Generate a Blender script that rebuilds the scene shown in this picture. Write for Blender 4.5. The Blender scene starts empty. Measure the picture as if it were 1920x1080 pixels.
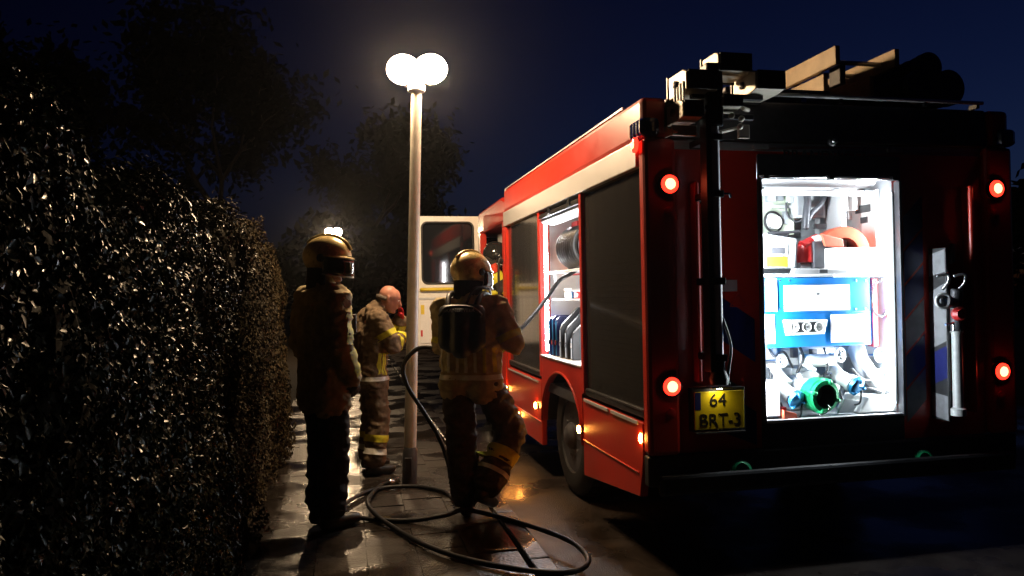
import bpy, bmesh, math, random
import numpy as np
from mathutils import Vector, Matrix, noise
from mathutils.bvhtree import BVHTree

R = math.radians
scene = bpy.context.scene
col = scene.collection

# ------------------------------------------------------------------ camera
F_PX = 1440.0                      # focal length in pixels of a 1920 px wide frame
CAM_H = 1.55
PITCH = math.atan(14 / F_PX)
ROLL = 0.018
fwd = Vector((0, math.cos(PITCH), math.sin(PITCH)))
upz = Vector((0, -math.sin(PITCH), math.cos(PITCH)))
c_right = Vector((1, 0, 0)) * math.cos(ROLL) - upz * math.sin(ROLL)
c_up = Vector((1, 0, 0)) * math.sin(ROLL) + upz * math.cos(ROLL)
CAM = Vector((0, 0, CAM_H))
cam_d = bpy.data.cameras.new('camera')
cam_d.sensor_width = 36
cam_d.lens = 36 * F_PX / 1920
cam_d.clip_start = 0.05
cam_d.clip_end = 800
cam = bpy.data.objects.new('camera', cam_d)
col.objects.link(cam)
m = Matrix.Identity(4)
for i in range(3):
    m[i][0] = c_right[i]; m[i][1] = c_up[i]; m[i][2] = -fwd[i]; m[i][3] = CAM[i]
cam.matrix_world = m
scene.camera = cam

# ------------------------------------------------------------------ world: last blue of dusk
world = bpy.data.worlds.new('World')
scene.world = world
world.use_nodes = True
nt = world.node_tree
nt.nodes.clear()
w_out = nt.nodes.new('ShaderNodeOutputWorld')
w_bg = nt.nodes.new('ShaderNodeBackground')
w_sky = nt.nodes.new('ShaderNodeTexSky')
w_sky.sky_type = 'NISHITA'
w_sky.sun_disc = False
w_sky.sun_elevation = R(-5.0)
w_sky.sun_rotation = R(42)
w_sky.ozone_density = 4.0
w_bg.inputs['Strength'].default_value = 0.78
nt.links.new(w_sky.outputs[0], w_bg.inputs['Color'])
nt.links.new(w_bg.outputs[0], w_out.inputs['Surface'])

scene.view_settings.view_transform = 'Standard'
scene.view_settings.look = 'None'
scene.view_settings.exposure = -0.35
scene.view_settings.gamma = 1.0
scene.view_settings.use_curve_mapping = False
cy = scene.cycles
cy.use_denoising = True
cy.sample_clamp_indirect = 4.0
cy.sample_clamp_direct = 0.0
cy.max_bounces = 8
cy.diffuse_bounces = 4
cy.glossy_bounces = 4
cy.transmission_bounces = 4
cy.volume_bounces = 0
cy.caustics_reflective = False
cy.caustics_refractive = False

# ------------------------------------------------------------------ geometry of the place
ALPHA = math.atan2(312, 1440)      # the street and the engine run 12 degrees left of the view
EX = Vector((math.cos(ALPHA), math.sin(ALPHA), 0))
EY = Vector((-math.sin(ALPHA), math.cos(ALPHA), 0))
TRUCK = Vector((0.779, 4.45, 0))


def ray(px, py):
    return fwd * F_PX + c_right * (px - 960) + c_up * (540 - py)


def P(px, py, Y):
    d = ray(px, py)
    return CAM + d * (Y / d.y)


def G(px, py, z=0.0):
    d = ray(px, py)
    return CAM + d * ((z - CAM.z) / d.z)


def RR(px, py, s=0.0):
    """(u, z) on the engine's plane at s metres in front of its rear face"""
    d = ray(px, py)
    t = ((TRUCK - CAM).dot(EY) + s) / d.dot(EY)
    q = CAM + d * t
    return (q - TRUCK).dot(EX), q.z


def SS(px, py, u=0.0):
    d = ray(px, py)
    t = ((TRUCK - CAM).dot(EX) + u) / d.dot(EX)
    q = CAM + d * t
    return (q - TRUCK).dot(EY), q.z


def T(u, s, z):
    return TRUCK + EX * u + EY * s + Vector((0, 0, z))


# ------------------------------------------------------------------ materials
MATS = {}


def mat(name, color=(0.5, 0.5, 0.5), rough=0.5, metal=0.0, spec=0.5, var=0.0, scale=20.0, bump=0.0, bscale=60.0,
        rvar=0.0, coat=0.0, emit=None, estr=0.0, trans=0.0, alpha=None, dirt=None):
    if name in MATS:
        return MATS[name]
    mt = bpy.data.materials.new(name)
    mt.use_nodes = True
    n = mt.node_tree.nodes
    l = mt.node_tree.links
    b = n['Principled BSDF']
    b.inputs['Base Color'].default_value = (*color, 1)
    b.inputs['Roughness'].default_value = rough
    b.inputs['Metallic'].default_value = metal
    b.inputs['Specular IOR Level'].default_value = spec
    b.inputs['Coat Weight'].default_value = coat
    b.inputs['Coat Roughness'].default_value = 0.08
    b.inputs['Transmission Weight'].default_value = trans
    if emit:
        b.inputs['Emission Color'].default_value = (*emit, 1)
        b.inputs['Emission Strength'].default_value = estr
    tc = n.new('ShaderNodeTexCoord')
    if var > 0 or rvar > 0 or dirt:
        nz = n.new('ShaderNodeTexNoise')
        nz.inputs['Scale'].default_value = scale
        nz.inputs['Detail'].default_value = 6
        nz.inputs['Roughness'].default_value = 0.6
        l.new(tc.outputs['Object'], nz.inputs['Vector'])
        if var > 0 or dirt:
            rp = n.new('ShaderNodeValToRGB')
            rp.color_ramp.elements[0].position = 0.3
            rp.color_ramp.elements[1].position = 0.7
            lo = dirt if dirt else tuple(max(0, c * (1 - var)) for c in color)
            hi = tuple(min(1, c * (1 + var)) for c in color)
            rp.color_ramp.elements[0].color = (*lo, 1)
            rp.color_ramp.elements[1].color = (*hi, 1)
            l.new(nz.outputs['Fac'], rp.inputs['Fac'])
            l.new(rp.outputs['Color'], b.inputs['Base Color'])
        if rvar > 0:
            mr = n.new('ShaderNodeMapRange')
            mr.inputs['From Min'].default_value = 0.3
            mr.inputs['From Max'].default_value = 0.7
            mr.inputs['To Min'].default_value = max(0.02, rough - rvar)
            mr.inputs['To Max'].default_value = min(1, rough + rvar)
            l.new(nz.outputs['Fac'], mr.inputs['Value'])
            l.new(mr.outputs['Result'], b.inputs['Roughness'])
    if bump > 0:
        nb = n.new('ShaderNodeTexNoise')
        nb.inputs['Scale'].default_value = bscale
        nb.inputs['Detail'].default_value = 5
        l.new(tc.outputs['Object'], nb.inputs['Vector'])
        bp = n.new('ShaderNodeBump')
        bp.inputs['Strength'].default_value = bump
        bp.inputs['Distance'].default_value = 0.01
        l.new(nb.outputs['Fac'], bp.inputs['Height'])
        l.new(bp.outputs['Normal'], b.inputs['Normal'])
    MATS[name] = mt
    return mt


M = dict(
    red=mat('fire_red_paint', (0.52, 0.023, 0.009), 0.38, 0, 0.5, var=0.04, scale=5, rvar=0.04, coat=0.25),
    silver=mat('brushed_aluminium', (0.60, 0.60, 0.61), 0.45, 0.4, 0.5, var=0.04, scale=6, rvar=0.05),
    shutter=mat('anodised_shutter_slats', (0.10, 0.095, 0.09), 0.13, 0.75, 0.5, var=0.10, scale=5, rvar=0.06),
    black=mat('black_plastic', (0.018, 0.018, 0.02), 0.45, 0, 0.5, var=0.3, scale=20, bump=0.1, bscale=200),
    rubber=mat('black_rubber', (0.016, 0.015, 0.015), 0.6, 0, 0.4, var=0.3, scale=14, bump=0.2, bscale=120),
    hose=mat('wet_black_hose_rubber', (0.014, 0.014, 0.015), 0.45, 0, 0.25, var=0.2, scale=18, bump=0.05, bscale=160, rvar=0.06),
    white=mat('white_enamel', (0.78, 0.78, 0.76), 0.42, 0, 0.5, var=0.05, scale=12, rvar=0.1),
    cream=mat('cream_enamel', (0.80, 0.79, 0.74), 0.4, 0, 0.5, var=0.03, scale=10, dirt=(0.72, 0.71, 0.66)),
    grey=mat('grey_enamel', (0.32, 0.34, 0.36), 0.45, 0, 0.5, var=0.15, scale=14),
    lgrey=mat('light_grey_enamel', (0.55, 0.57, 0.58), 0.4, 0, 0.5, var=0.1, scale=14),
    dgrey=mat('dark_grey_metal', (0.07, 0.07, 0.08), 0.45, 0.3, 0.5, var=0.25, scale=14),
    blue=mat('control_panel_blue', (0.010, 0.20, 0.62), 0.35, 0, 0.5, var=0.08, scale=8),
    navy=mat('reflective_navy_film', (0.010, 0.014, 0.10), 0.35, 0, 0.5, var=0.15, scale=30),
    wfilm=mat('reflective_white_film', (0.20, 0.205, 0.22), 0.5, 0, 0.3, var=0.2, scale=12),
    yellow=mat('yellow_paint', (0.70, 0.52, 0.02), 0.4, 0, 0.5, var=0.08, scale=10),
    green=mat('green_anodised_coupling', (0.012, 0.36, 0.13), 0.35, 0.2, 0.5, var=0.12, scale=25),
    bluecap=mat('blue_anodised_coupling', (0.03, 0.22, 0.45), 0.3, 0.4, 0.5, var=0.15, scale=25),
    chrome=mat('bright_metal', (0.7, 0.7, 0.72), 0.18, 0.95, 0.5, var=0.06, scale=20, rvar=0.08),
    cast=mat('cast_aluminium', (0.62, 0.64, 0.64), 0.45, 0.35, 0.5, var=0.12, scale=30, bump=0.1, bscale=200),
    orange=mat('orange_hose_drum', (0.55, 0.10, 0.05), 0.42, 0, 0.5, var=0.15, scale=15),
    vred=mat('red_valve_paint', (0.5, 0.02, 0.02), 0.35, 0, 0.5, var=0.12, scale=20),
    glass=mat('dark_window_glass', (0.012, 0.014, 0.018), 0.05, 0, 0.6),
    bluelens=mat('unlit_blue_beacon_lens', (0.012, 0.02, 0.16), 0.08, 0, 0.6, coat=0.5),
    wood=mat('tan_ladder_stile', (0.50, 0.38, 0.24), 0.5, 0, 0.4, var=0.18, scale=6, bump=0.1, bscale=40),
    plate=mat('yellow_plate', (0.72, 0.52, 0.01), 0.4, 0, 0.5, var=0.1, scale=16),
    ink=mat('black_print', (0.012, 0.010, 0.008), 0.5),
    inkgrey=mat('faint_grey_print', (0.05, 0.05, 0.055), 0.6),
    post=mat('lamp_post_metal', (0.66, 0.62, 0.55), 0.42, 0.1, 0.5, var=0.1, scale=8, rvar=0.1, dirt=(0.52, 0.48, 0.42)),
    lampglow=mat('opal_lamp_glass_lit', (0.9, 0.85, 0.75), 0.4, emit=(1.0, 0.69, 0.40), estr=620.0),
    led=mat('white_led_strip_lit', (0.9, 0.9, 0.9), 0.4, emit=(0.86, 0.95, 1.0), estr=560.0),
    led2=mat('white_led_strip_lit_side', (0.9, 0.9, 0.9), 0.4, emit=(0.95, 0.97, 1.0), estr=260.0),
    redlens=mat('red_lamp_lens', (0.5, 0.01, 0.01), 0.15, emit=(1.0, 0.022, 0.010), estr=6.0),
    redcore=mat('red_lamp_bulb_lit', (0.8, 0.2, 0.1), 0.3, emit=(1.0, 0.20, 0.08), estr=13.0),
    amber=mat('amber_marker_lit', (0.8, 0.3, 0.05), 0.3, emit=(1.0, 0.36, 0.06), estr=220.0),
    platelight=mat('plate_light_lit', (0.9, 0.9, 0.8), 0.3, emit=(1.0, 0.9, 0.6), estr=70.0),
    cloth=mat('dark_turnout_cloth', (0.030, 0.027, 0.024), 0.85, 0, 0.3, var=0.35, scale=30, bump=0.5, bscale=30),
    cloth2=mat('sand_turnout_cloth', (0.40, 0.32, 0.18), 0.85, 0, 0.3, var=0.25, scale=16, bump=0.7, bscale=26),
    cloth3=mat('brown_turnout_cloth', (0.145, 0.10, 0.06), 0.85, 0, 0.3, var=0.35, scale=16, bump=0.7, bscale=26),
    hivis=mat('fluorescent_yellow_tape', (0.58, 0.52, 0.03), 0.6, 0, 0.4, var=0.15, scale=30, bump=0.2, bscale=60),
    silvertape=mat('silver_reflective_tape', (0.68, 0.66, 0.60), 0.4, 0.1, 0.5, var=0.15, scale=40, bump=0.2, bscale=60),
    skin=mat('skin', (0.40, 0.18, 0.125), 0.5, 0, 0.4, var=0.12, scale=18, bump=0.05, bscale=90),
    glove=mat('dark_leather_glove', (0.05, 0.04, 0.03), 0.7, 0, 0.4, var=0.3, scale=30, bump=0.3, bscale=60),
    redglove=mat('red_glove', (0.45, 0.02, 0.02), 0.6, 0, 0.4, var=0.2, scale=30, bump=0.2, bscale=60),
    boot=mat('black_boot_leather', (0.014, 0.013, 0.012), 0.4, 0, 0.5, var=0.3, scale=20, bump=0.2, bscale=60),
    gold=mat('gold_helmet_shell', (0.68, 0.52, 0.22), 0.28, 0.2, 0.5, var=0.15, scale=12, rvar=0.1, coat=0.3),
    visor=mat('smoked_helmet_visor', (0.02, 0.02, 0.02), 0.08, 0, 0.6, coat=0.4),
    jred=mat('red_jacket_cloth', (0.55, 0.05, 0.02), 0.7, 0, 0.3, var=0.2, scale=20, bump=0.4, bscale=30),
    bark=mat('wet_bark', (0.022, 0.017, 0.013), 0.8, 0, 0.3, var=0.4, scale=12, bump=0.6, bscale=40),
    leaf=mat('glossy_evergreen_leaf', (0.014, 0.013, 0.005), 0.30, 0, 0.055, var=0.7, scale=3.0, rvar=0.10),
    drylf=mat('matt_brown_green_leaf', (0.042, 0.030, 0.012), 0.8, 0, 0.2, var=0.4, scale=6),
    hedgecore=mat('dark_hedge_core', (0.02, 0.016, 0.010), 0.95, 0, 0.1, var=0.4, scale=12),
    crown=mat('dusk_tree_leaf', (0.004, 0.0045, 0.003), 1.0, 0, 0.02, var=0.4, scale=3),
)


def wet_mat(name, c0, c1, rlo, rhi, scale, bump, bscale, spec=0.5):
    mt = bpy.data.materials.new(name)
    mt.use_nodes = True
    n = mt.node_tree.nodes
    l = mt.node_tree.links
    b = n['Principled BSDF']
    tc = n.new('ShaderNodeNewGeometry')
    big = n.new('ShaderNodeTexNoise'); big.inputs['Scale'].default_value = scale; big.inputs['Detail'].default_value = 4
    fine = n.new('ShaderNodeTexNoise'); fine.inputs['Scale'].default_value = bscale; fine.inputs['Detail'].default_value = 6
    mid = n.new('ShaderNodeTexNoise'); mid.inputs['Scale'].default_value = scale * 6; mid.inputs['Detail'].default_value = 5
    for q in (big, fine, mid):
        l.new(tc.outputs['Position'], q.inputs['Vector'])
    rp = n.new('ShaderNodeValToRGB')
    rp.color_ramp.elements[0].position = 0.3; rp.color_ramp.elements[1].position = 0.72
    rp.color_ramp.elements[0].color = (*c0, 1); rp.color_ramp.elements[1].color = (*c1, 1)
    l.new(mid.outputs['Fac'], rp.inputs['Fac'])
    oi = n.new('ShaderNodeObjectInfo')
    hv = n.new('ShaderNodeHueSaturation')
    mv = n.new('ShaderNodeMapRange'); mv.inputs['To Min'].default_value = 0.75; mv.inputs['To Max'].default_value = 1.25
    l.new(oi.outputs['Random'], mv.inputs['Value'])
    l.new(mv.outputs['Result'], hv.inputs['Value'])
    l.new(rp.outputs['Color'], hv.inputs['Color'])
    l.new(hv.outputs['Color'], b.inputs['Base Color'])
    mr = n.new('ShaderNodeMapRange')
    mr.inputs['From Min'].default_value = 0.40; mr.inputs['From Max'].default_value = 0.60
    mr.inputs['To Min'].default_value = rlo; mr.inputs['To Max'].default_value = rhi
    l.new(big.outputs['Fac'], mr.inputs['Value'])
    l.new(mr.outputs['Result'], b.inputs['Roughness'])
    b.inputs['Specular IOR Level'].default_value = spec
    # water lies flatter in the puddles: less relief where it is smooth
    bs = n.new('ShaderNodeMapRange')
    bs.inputs['From Min'].default_value = 0.42; bs.inputs['From Max'].default_value = 0.60
    bs.inputs['To Min'].default_value = bump * 0.15; bs.inputs['To Max'].default_value = bump
    l.new(big.outputs['Fac'], bs.inputs['Value'])
    bp = n.new('ShaderNodeBump'); bp.inputs['Distance'].default_value = 0.006
    l.new(bs.outputs['Result'], bp.inputs['Strength'])
    l.new(fine.outputs['Fac'], bp.inputs['Height'])
    l.new(bp.outputs['Normal'], b.inputs['Normal'])
    return mt


M['tile'] = wet_mat('wet_concrete_paving', (0.015, 0.012, 0.010), (0.036, 0.029, 0.024), 0.08, 0.40, 1.7, 1.0, 55)
M['asphalt'] = wet_mat('wet_road_surface', (0.026, 0.020, 0.016), (0.055, 0.042, 0.034), 0.16, 0.5, 1.3, 1.0, 90, 0.3)
M['soil'] = mat('dark_soil', (0.03, 0.022, 0.015), 0.9, 0, 0.2, var=0.4, scale=8, bump=0.8, bscale=30)


# ------------------------------------------------------------------ mesh builder
class MB:
    def __init__(self):
        self.v = []
        self.f = []

    def add(self, vs, fs):
        k = len(self.v)
        self.v += [Vector(p) for p in vs]
        self.f += [tuple(i + k for i in q) for q in fs]
        return self

    def box(self, x0, x1, y0, y1, z0, z1):
        vs = [(x0, y0, z0), (x1, y0, z0), (x1, y1, z0), (x0, y1, z0), (x0, y0, z1), (x1, y0, z1), (x1, y1, z1), (x0, y1, z1)]
        return self.add(vs, [(0, 3, 2, 1), (4, 5, 6, 7), (0, 1, 5, 4), (1, 2, 6, 5), (2, 3, 7, 6), (3, 0, 4, 7)])

    def prism(self, poly, axis, a0, a1):
        """poly: list of 2-D points; axis 0: (y,z) extruded in x, 1: (x,z) in y, 2: (x,y) in z"""
        def mk(p, a):
            return (a, p[0], p[1]) if axis == 0 else ((p[0], a, p[1]) if axis == 1 else (p[0], p[1], a))
        n = len(poly)
        vs = [mk(p, a0) for p in poly] + [mk(p, a1) for p in poly]
        fs = [tuple(range(n)), tuple(range(2 * n - 1, n - 1, -1))]
        fs += [(i, i + n, (i + 1) % n + n, (i + 1) % n) for i in range(n)]
        return self.add(vs, fs)

    def tube(self, path, r, n=10, cap=True, closed=False):
        path = [Vector(p) for p in path]
        if not isinstance(r, (list, tuple)):
            r = [r] * len(path)
        rings = []
        k = len(path)
        ref = None
        for i, p in enumerate(path):
            a = path[(i - 1) % k] if (closed or i > 0) else p
            b = path[(i + 1) % k] if (closed or i < k - 1) else p
            t = (b - a)
            t = t.normalized() if t.length > 1e-9 else Vector((0, 0, 1))
            if ref is None:
                ref = t.orthogonal().normalized()
            ref = (ref - t * ref.dot(t))
            ref = ref.normalized() if ref.length > 1e-6 else t.orthogonal().normalized()
            bi = t.cross(ref)
            rings.append([p + (ref * math.cos(2 * math.pi * j / n) + bi * math.sin(2 * math.pi * j / n)) * r[i] for j in range(n)])
        vs = [q for rg in rings for q in rg]
        fs = []
        for i in range(k if closed else k - 1):
            i2 = (i + 1) % k
            for j in range(n):
                j2 = (j + 1) % n
                fs.append((i * n + j, i * n + j2, i2 * n + j2, i2 * n + j))
        if cap and not closed:
            fs.append(tuple(range(n - 1, -1, -1)))
            fs.append(tuple(range((k - 1) * n, k * n)))
        return self.add(vs, fs)

    def cyl(self, p0, p1, r0, r1=None, n=20):
        return self.tube([p0, p1], [r0, r0 if r1 is None else r1], n)

    def lathe(self, prof, origin, axis, n=24, cap=True):
        """prof: list of (radius, distance along axis)"""
        axis = Vector(axis).normalized()
        a = axis.orthogonal().normalized()
        b = axis.cross(a)
        o = Vector(origin)
        vs = []
        for r, d in prof:
            for j in range(n):
                t = 2 * math.pi * j / n
                vs.append(o + axis * d + (a * math.cos(t) + b * math.sin(t)) * r)
        fs = []
        for i in range(len(prof) - 1):
            for j in range(n):
                fs.append((i * n + j, i * n + (j + 1) % n, (i + 1) * n + (j + 1) % n, (i + 1) * n + j))
        if cap:
            fs.append(tuple(range(n - 1, -1, -1)))
            fs.append(tuple(range((len(prof) - 1) * n, len(prof) * n)))
        return self.add(vs, fs)

    def ball(self, c, r, nu=16, nv=10):
        if not isinstance(r, (list, tuple)):
            r = (r, r, r)
        vs = [(c[0], c[1], c[2] - r[2])]
        for i in range(1, nv):
            th = math.pi * i / nv
            for j in range(nu):
                ph = 2 * math.pi * j / nu
                vs.append((c[0] + r[0] * math.sin(th) * math.cos(ph), c[1] + r[1] * math.sin(th) * math.sin(ph), c[2] - r[2] * math.cos(th)))
        vs.append((c[0], c[1], c[2] + r[2]))
        fs = [(0, 1 + (j + 1) % nu, 1 + j) for j in range(nu)]
        for i in range(nv - 2):
            for j in range(nu):
                a = 1 + i * nu
                fs.append((a + j, a + (j + 1) % nu, a + nu + (j + 1) % nu, a + nu + j))
        a = 1 + (nv - 2) * nu
        fs += [(a + j, a + (j + 1) % nu, len(vs) - 1) for j in range(nu)]
        return self.add(vs, fs)

    def torus(self, c, axis, RA, r, n=28, k=8):
        axis = Vector(axis).normalized()
        a = axis.orthogonal().normalized()
        b = axis.cross(a)
        pts = [Vector(c) + (a * math.cos(2 * math.pi * i / n) + b * math.sin(2 * math.pi * i / n)) * RA for i in range(n)]
        return self.tube(pts, r, k, closed=True)

    def mesh(self, name, off=(0, 0, 0)):
        off = Vector(off)
        me = bpy.data.meshes.new(name)
        me.from_pydata([p - off for p in self.v], [], self.f)
        bm = bmesh.new(); bm.from_mesh(me)
        bmesh.ops.recalc_face_normals(bm, faces=bm.faces)
        bm.to_mesh(me); bm.free()
        return me


def link_mesh(name, me, material, parent=None, smooth=False, bevel=0.0):
    o = bpy.data.objects.new(name, me)
    col.objects.link(o)
    if material is not None and not me.materials:
        me.materials.append(material)
    if parent is not None:
        o.parent = parent
    if smooth:
        for p in me.polygons:
            p.use_smooth = True
    if smooth == 'auto':
        me.set_sharp_from_angle(angle=R(40))
    if bevel:
        bv = o.modifiers.new('bevel', 'BEVEL')
        bv.width = bevel; bv.segments = 2; bv.limit_method = 'ANGLE'; bv.angle_limit = R(40)
    return o


OFFS = {}


def part(name, mb, material, parent, smooth=False, bevel=0.0):
    off = Vector((0, 0, 0))
    q = parent
    while q is not None:
        off += OFFS.get(q.name, Vector((0, 0, 0)))
        q = q.parent
    return link_mesh(name, mb.mesh(name, off), material, parent, smooth, bevel)


def tag(o, label=None, cat=None, group=None, kind=None):
    if label: o['label'] = label
    if cat: o['category'] = cat
    if group: o['group'] = group
    if kind: o['kind'] = kind
    return o


def thing(name, label, cat, loc=(0, 0, 0), rz=0.0, group=None):
    o = bpy.data.objects.new(name, None)
    o.empty_display_size = 0.1
    col.objects.link(o)
    o.location = loc
    o.rotation_euler = (0, 0, rz)
    return tag(o, label, cat, group)


def tthing(name, label, cat, base, group=None):
    """a thing that stands on or in the engine: geometry written in the engine's axes"""
    o = thing(name, label, cat, T(*base), ALPHA, group)
    OFFS[o.name] = Vector(base)
    return o


def wthing(name, label, cat, base, group=None):
    """geometry written in world axes"""
    o = thing(name, label, cat, base, 0, group)
    OFFS[o.name] = Vector(base)
    return o


def textmesh(body, size, extrude=0.0, align='CENTER'):
    cu = bpy.data.curves.new('lettering', 'FONT')
    cu.body = body
    cu.size = size
    cu.extrude = extrude
    cu.align_x = align
    cu.align_y = 'CENTER'
    o = bpy.data.objects.new('lettering', cu)
    col.objects.link(o)
    dg = bpy.context.evaluated_depsgraph_get()
    me = bpy.data.meshes.new_from_object(o.evaluated_get(dg))
    bpy.data.objects.remove(o)
    bpy.data.curves.remove(cu)
    return me


def lettering(name, body, size, parent, loc, material, sx=1.0, rot=(math.pi / 2, 0, 0), extrude=0.002):
    me = textmesh(body, size, extrude)
    me.transform(Matrix.Diagonal((sx, 1, 1, 1)))
    me.materials.clear()
    o = link_mesh(name, me, material, parent)
    o.rotation_euler = rot
    q = parent
    off = Vector((0, 0, 0))
    while q is not None:
        off += OFFS.get(q.name, Vector((0, 0, 0)))
        q = q.parent
    o.location = Vector(loc) - off
    return o


def catmull(pts, n=8):
    pts = [Vector(p) for p in pts]
    out = []
    for i in range(len(pts) - 1):
        p0 = pts[max(i - 1, 0)]; p1 = pts[i]; p2 = pts[i + 1]; p3 = pts[min(i + 2, len(pts) - 1)]
        for k in range(n):
            t = k / n
            out.append(0.5 * ((2 * p1) + (p2 - p0) * t + (2 * p0 - 5 * p1 + 4 * p2 - p3) * t * t + (3 * p1 - p0 - 3 * p2 + p3) * t ** 3))
    out.append(pts[-1])
    return out


# ================================================================== the setting
# street axes: q across (to the right), t along (away)
def ST(q, t, z=0.0):
    return EX * q + EY * t + Vector((0, 0, z))


def street_obj(name, mb, material, kind='structure', bevel=0):
    o = link_mesh(name, mb.mesh(name), material, None, False, bevel)
    o.rotation_euler = (0, 0, ALPHA)
    o['kind'] = kind
    return o


Q_HEDGE, Q_KERB = -0.62, 1.08
ROAD_Z = -0.09
g = MB()
g.box(-220, 220, -30, 400, -0.6, -0.2)
street_obj('ground', g, M['soil'])
g = MB(); g.box(Q_KERB + 0.02, 9.0, -6, 160, -0.19, ROAD_Z)
road = street_obj('road', g, M['asphalt'])
g = MB(); g.box(-0.95, Q_KERB - 0.06, -6, 160, -0.19, -0.03)
pavement = street_obj('pavement', g, M['soil'])
# paving tiles, 30 cm, one object each as far as they can be told apart
random.seed(3)
TS = 0.30
tb = MB(); tb.box(0.001, TS - 0.002, 0.001, TS - 0.002, -0.04, 0.0)
tme = tb.mesh('paving_tile')
tme.materials.append(M['tile'])
qs = [Q_KERB - 0.08 - TS * (k + 1) for k in range(6)]
for r_ in range(46):
    for k, q in enumerate(qs):
        o = bpy.data.objects.new('paving_tile', tme)
        col.objects.link(o)
        o.parent = pavement
        t0 = 2.2 + r_ * TS + (TS / 2 if k % 2 else 0)
        o.location = (q, t0, random.uniform(-0.003, 0.002))
        o.rotation_euler = (random.gauss(0, 0.006), random.gauss(0, 0.006), random.gauss(0, 0.004))
        bv = None
tb = MB()
for r_ in range(46, 190):
    for k, q in enumerate(qs):
        t0 = 2.2 + r_ * TS + (TS / 2 if k % 2 else 0)
        z = random.uniform(-0.003, 0.002)
        tb.box(q + 0.002, q + TS - 0.003, t0 + 0.002, t0 + TS - 0.003, -0.02, z)
o = link_mesh('far_paving', tb.mesh('far_paving'), M['tile'], pavement)
o['kind'] = 'stuff'
# kerb stones of one metre
g = MB(); g.box(Q_KERB - 0.06, Q_KERB + 0.02, -6, 160, -0.19, -0.06)
kerb = street_obj('kerb', g, M['soil'])
kb = MB(); kb.box(-0.055, 0.075, 0.003, 0.994, -0.16, 0.004)
kme = kb.mesh('kerb_stone'); kme.materials.append(M['tile'])
for i in range(45):
    o = bpy.data.objects.new('kerb_stone', kme)
    col.objects.link(o); o.parent = kerb
    o.location = (Q_KERB, 0.4 + i, random.uniform(-0.004, 0.003))
    bv = o.modifiers.new('bevel', 'BEVEL'); bv.width = 0.012; bv.segments = 2


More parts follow.
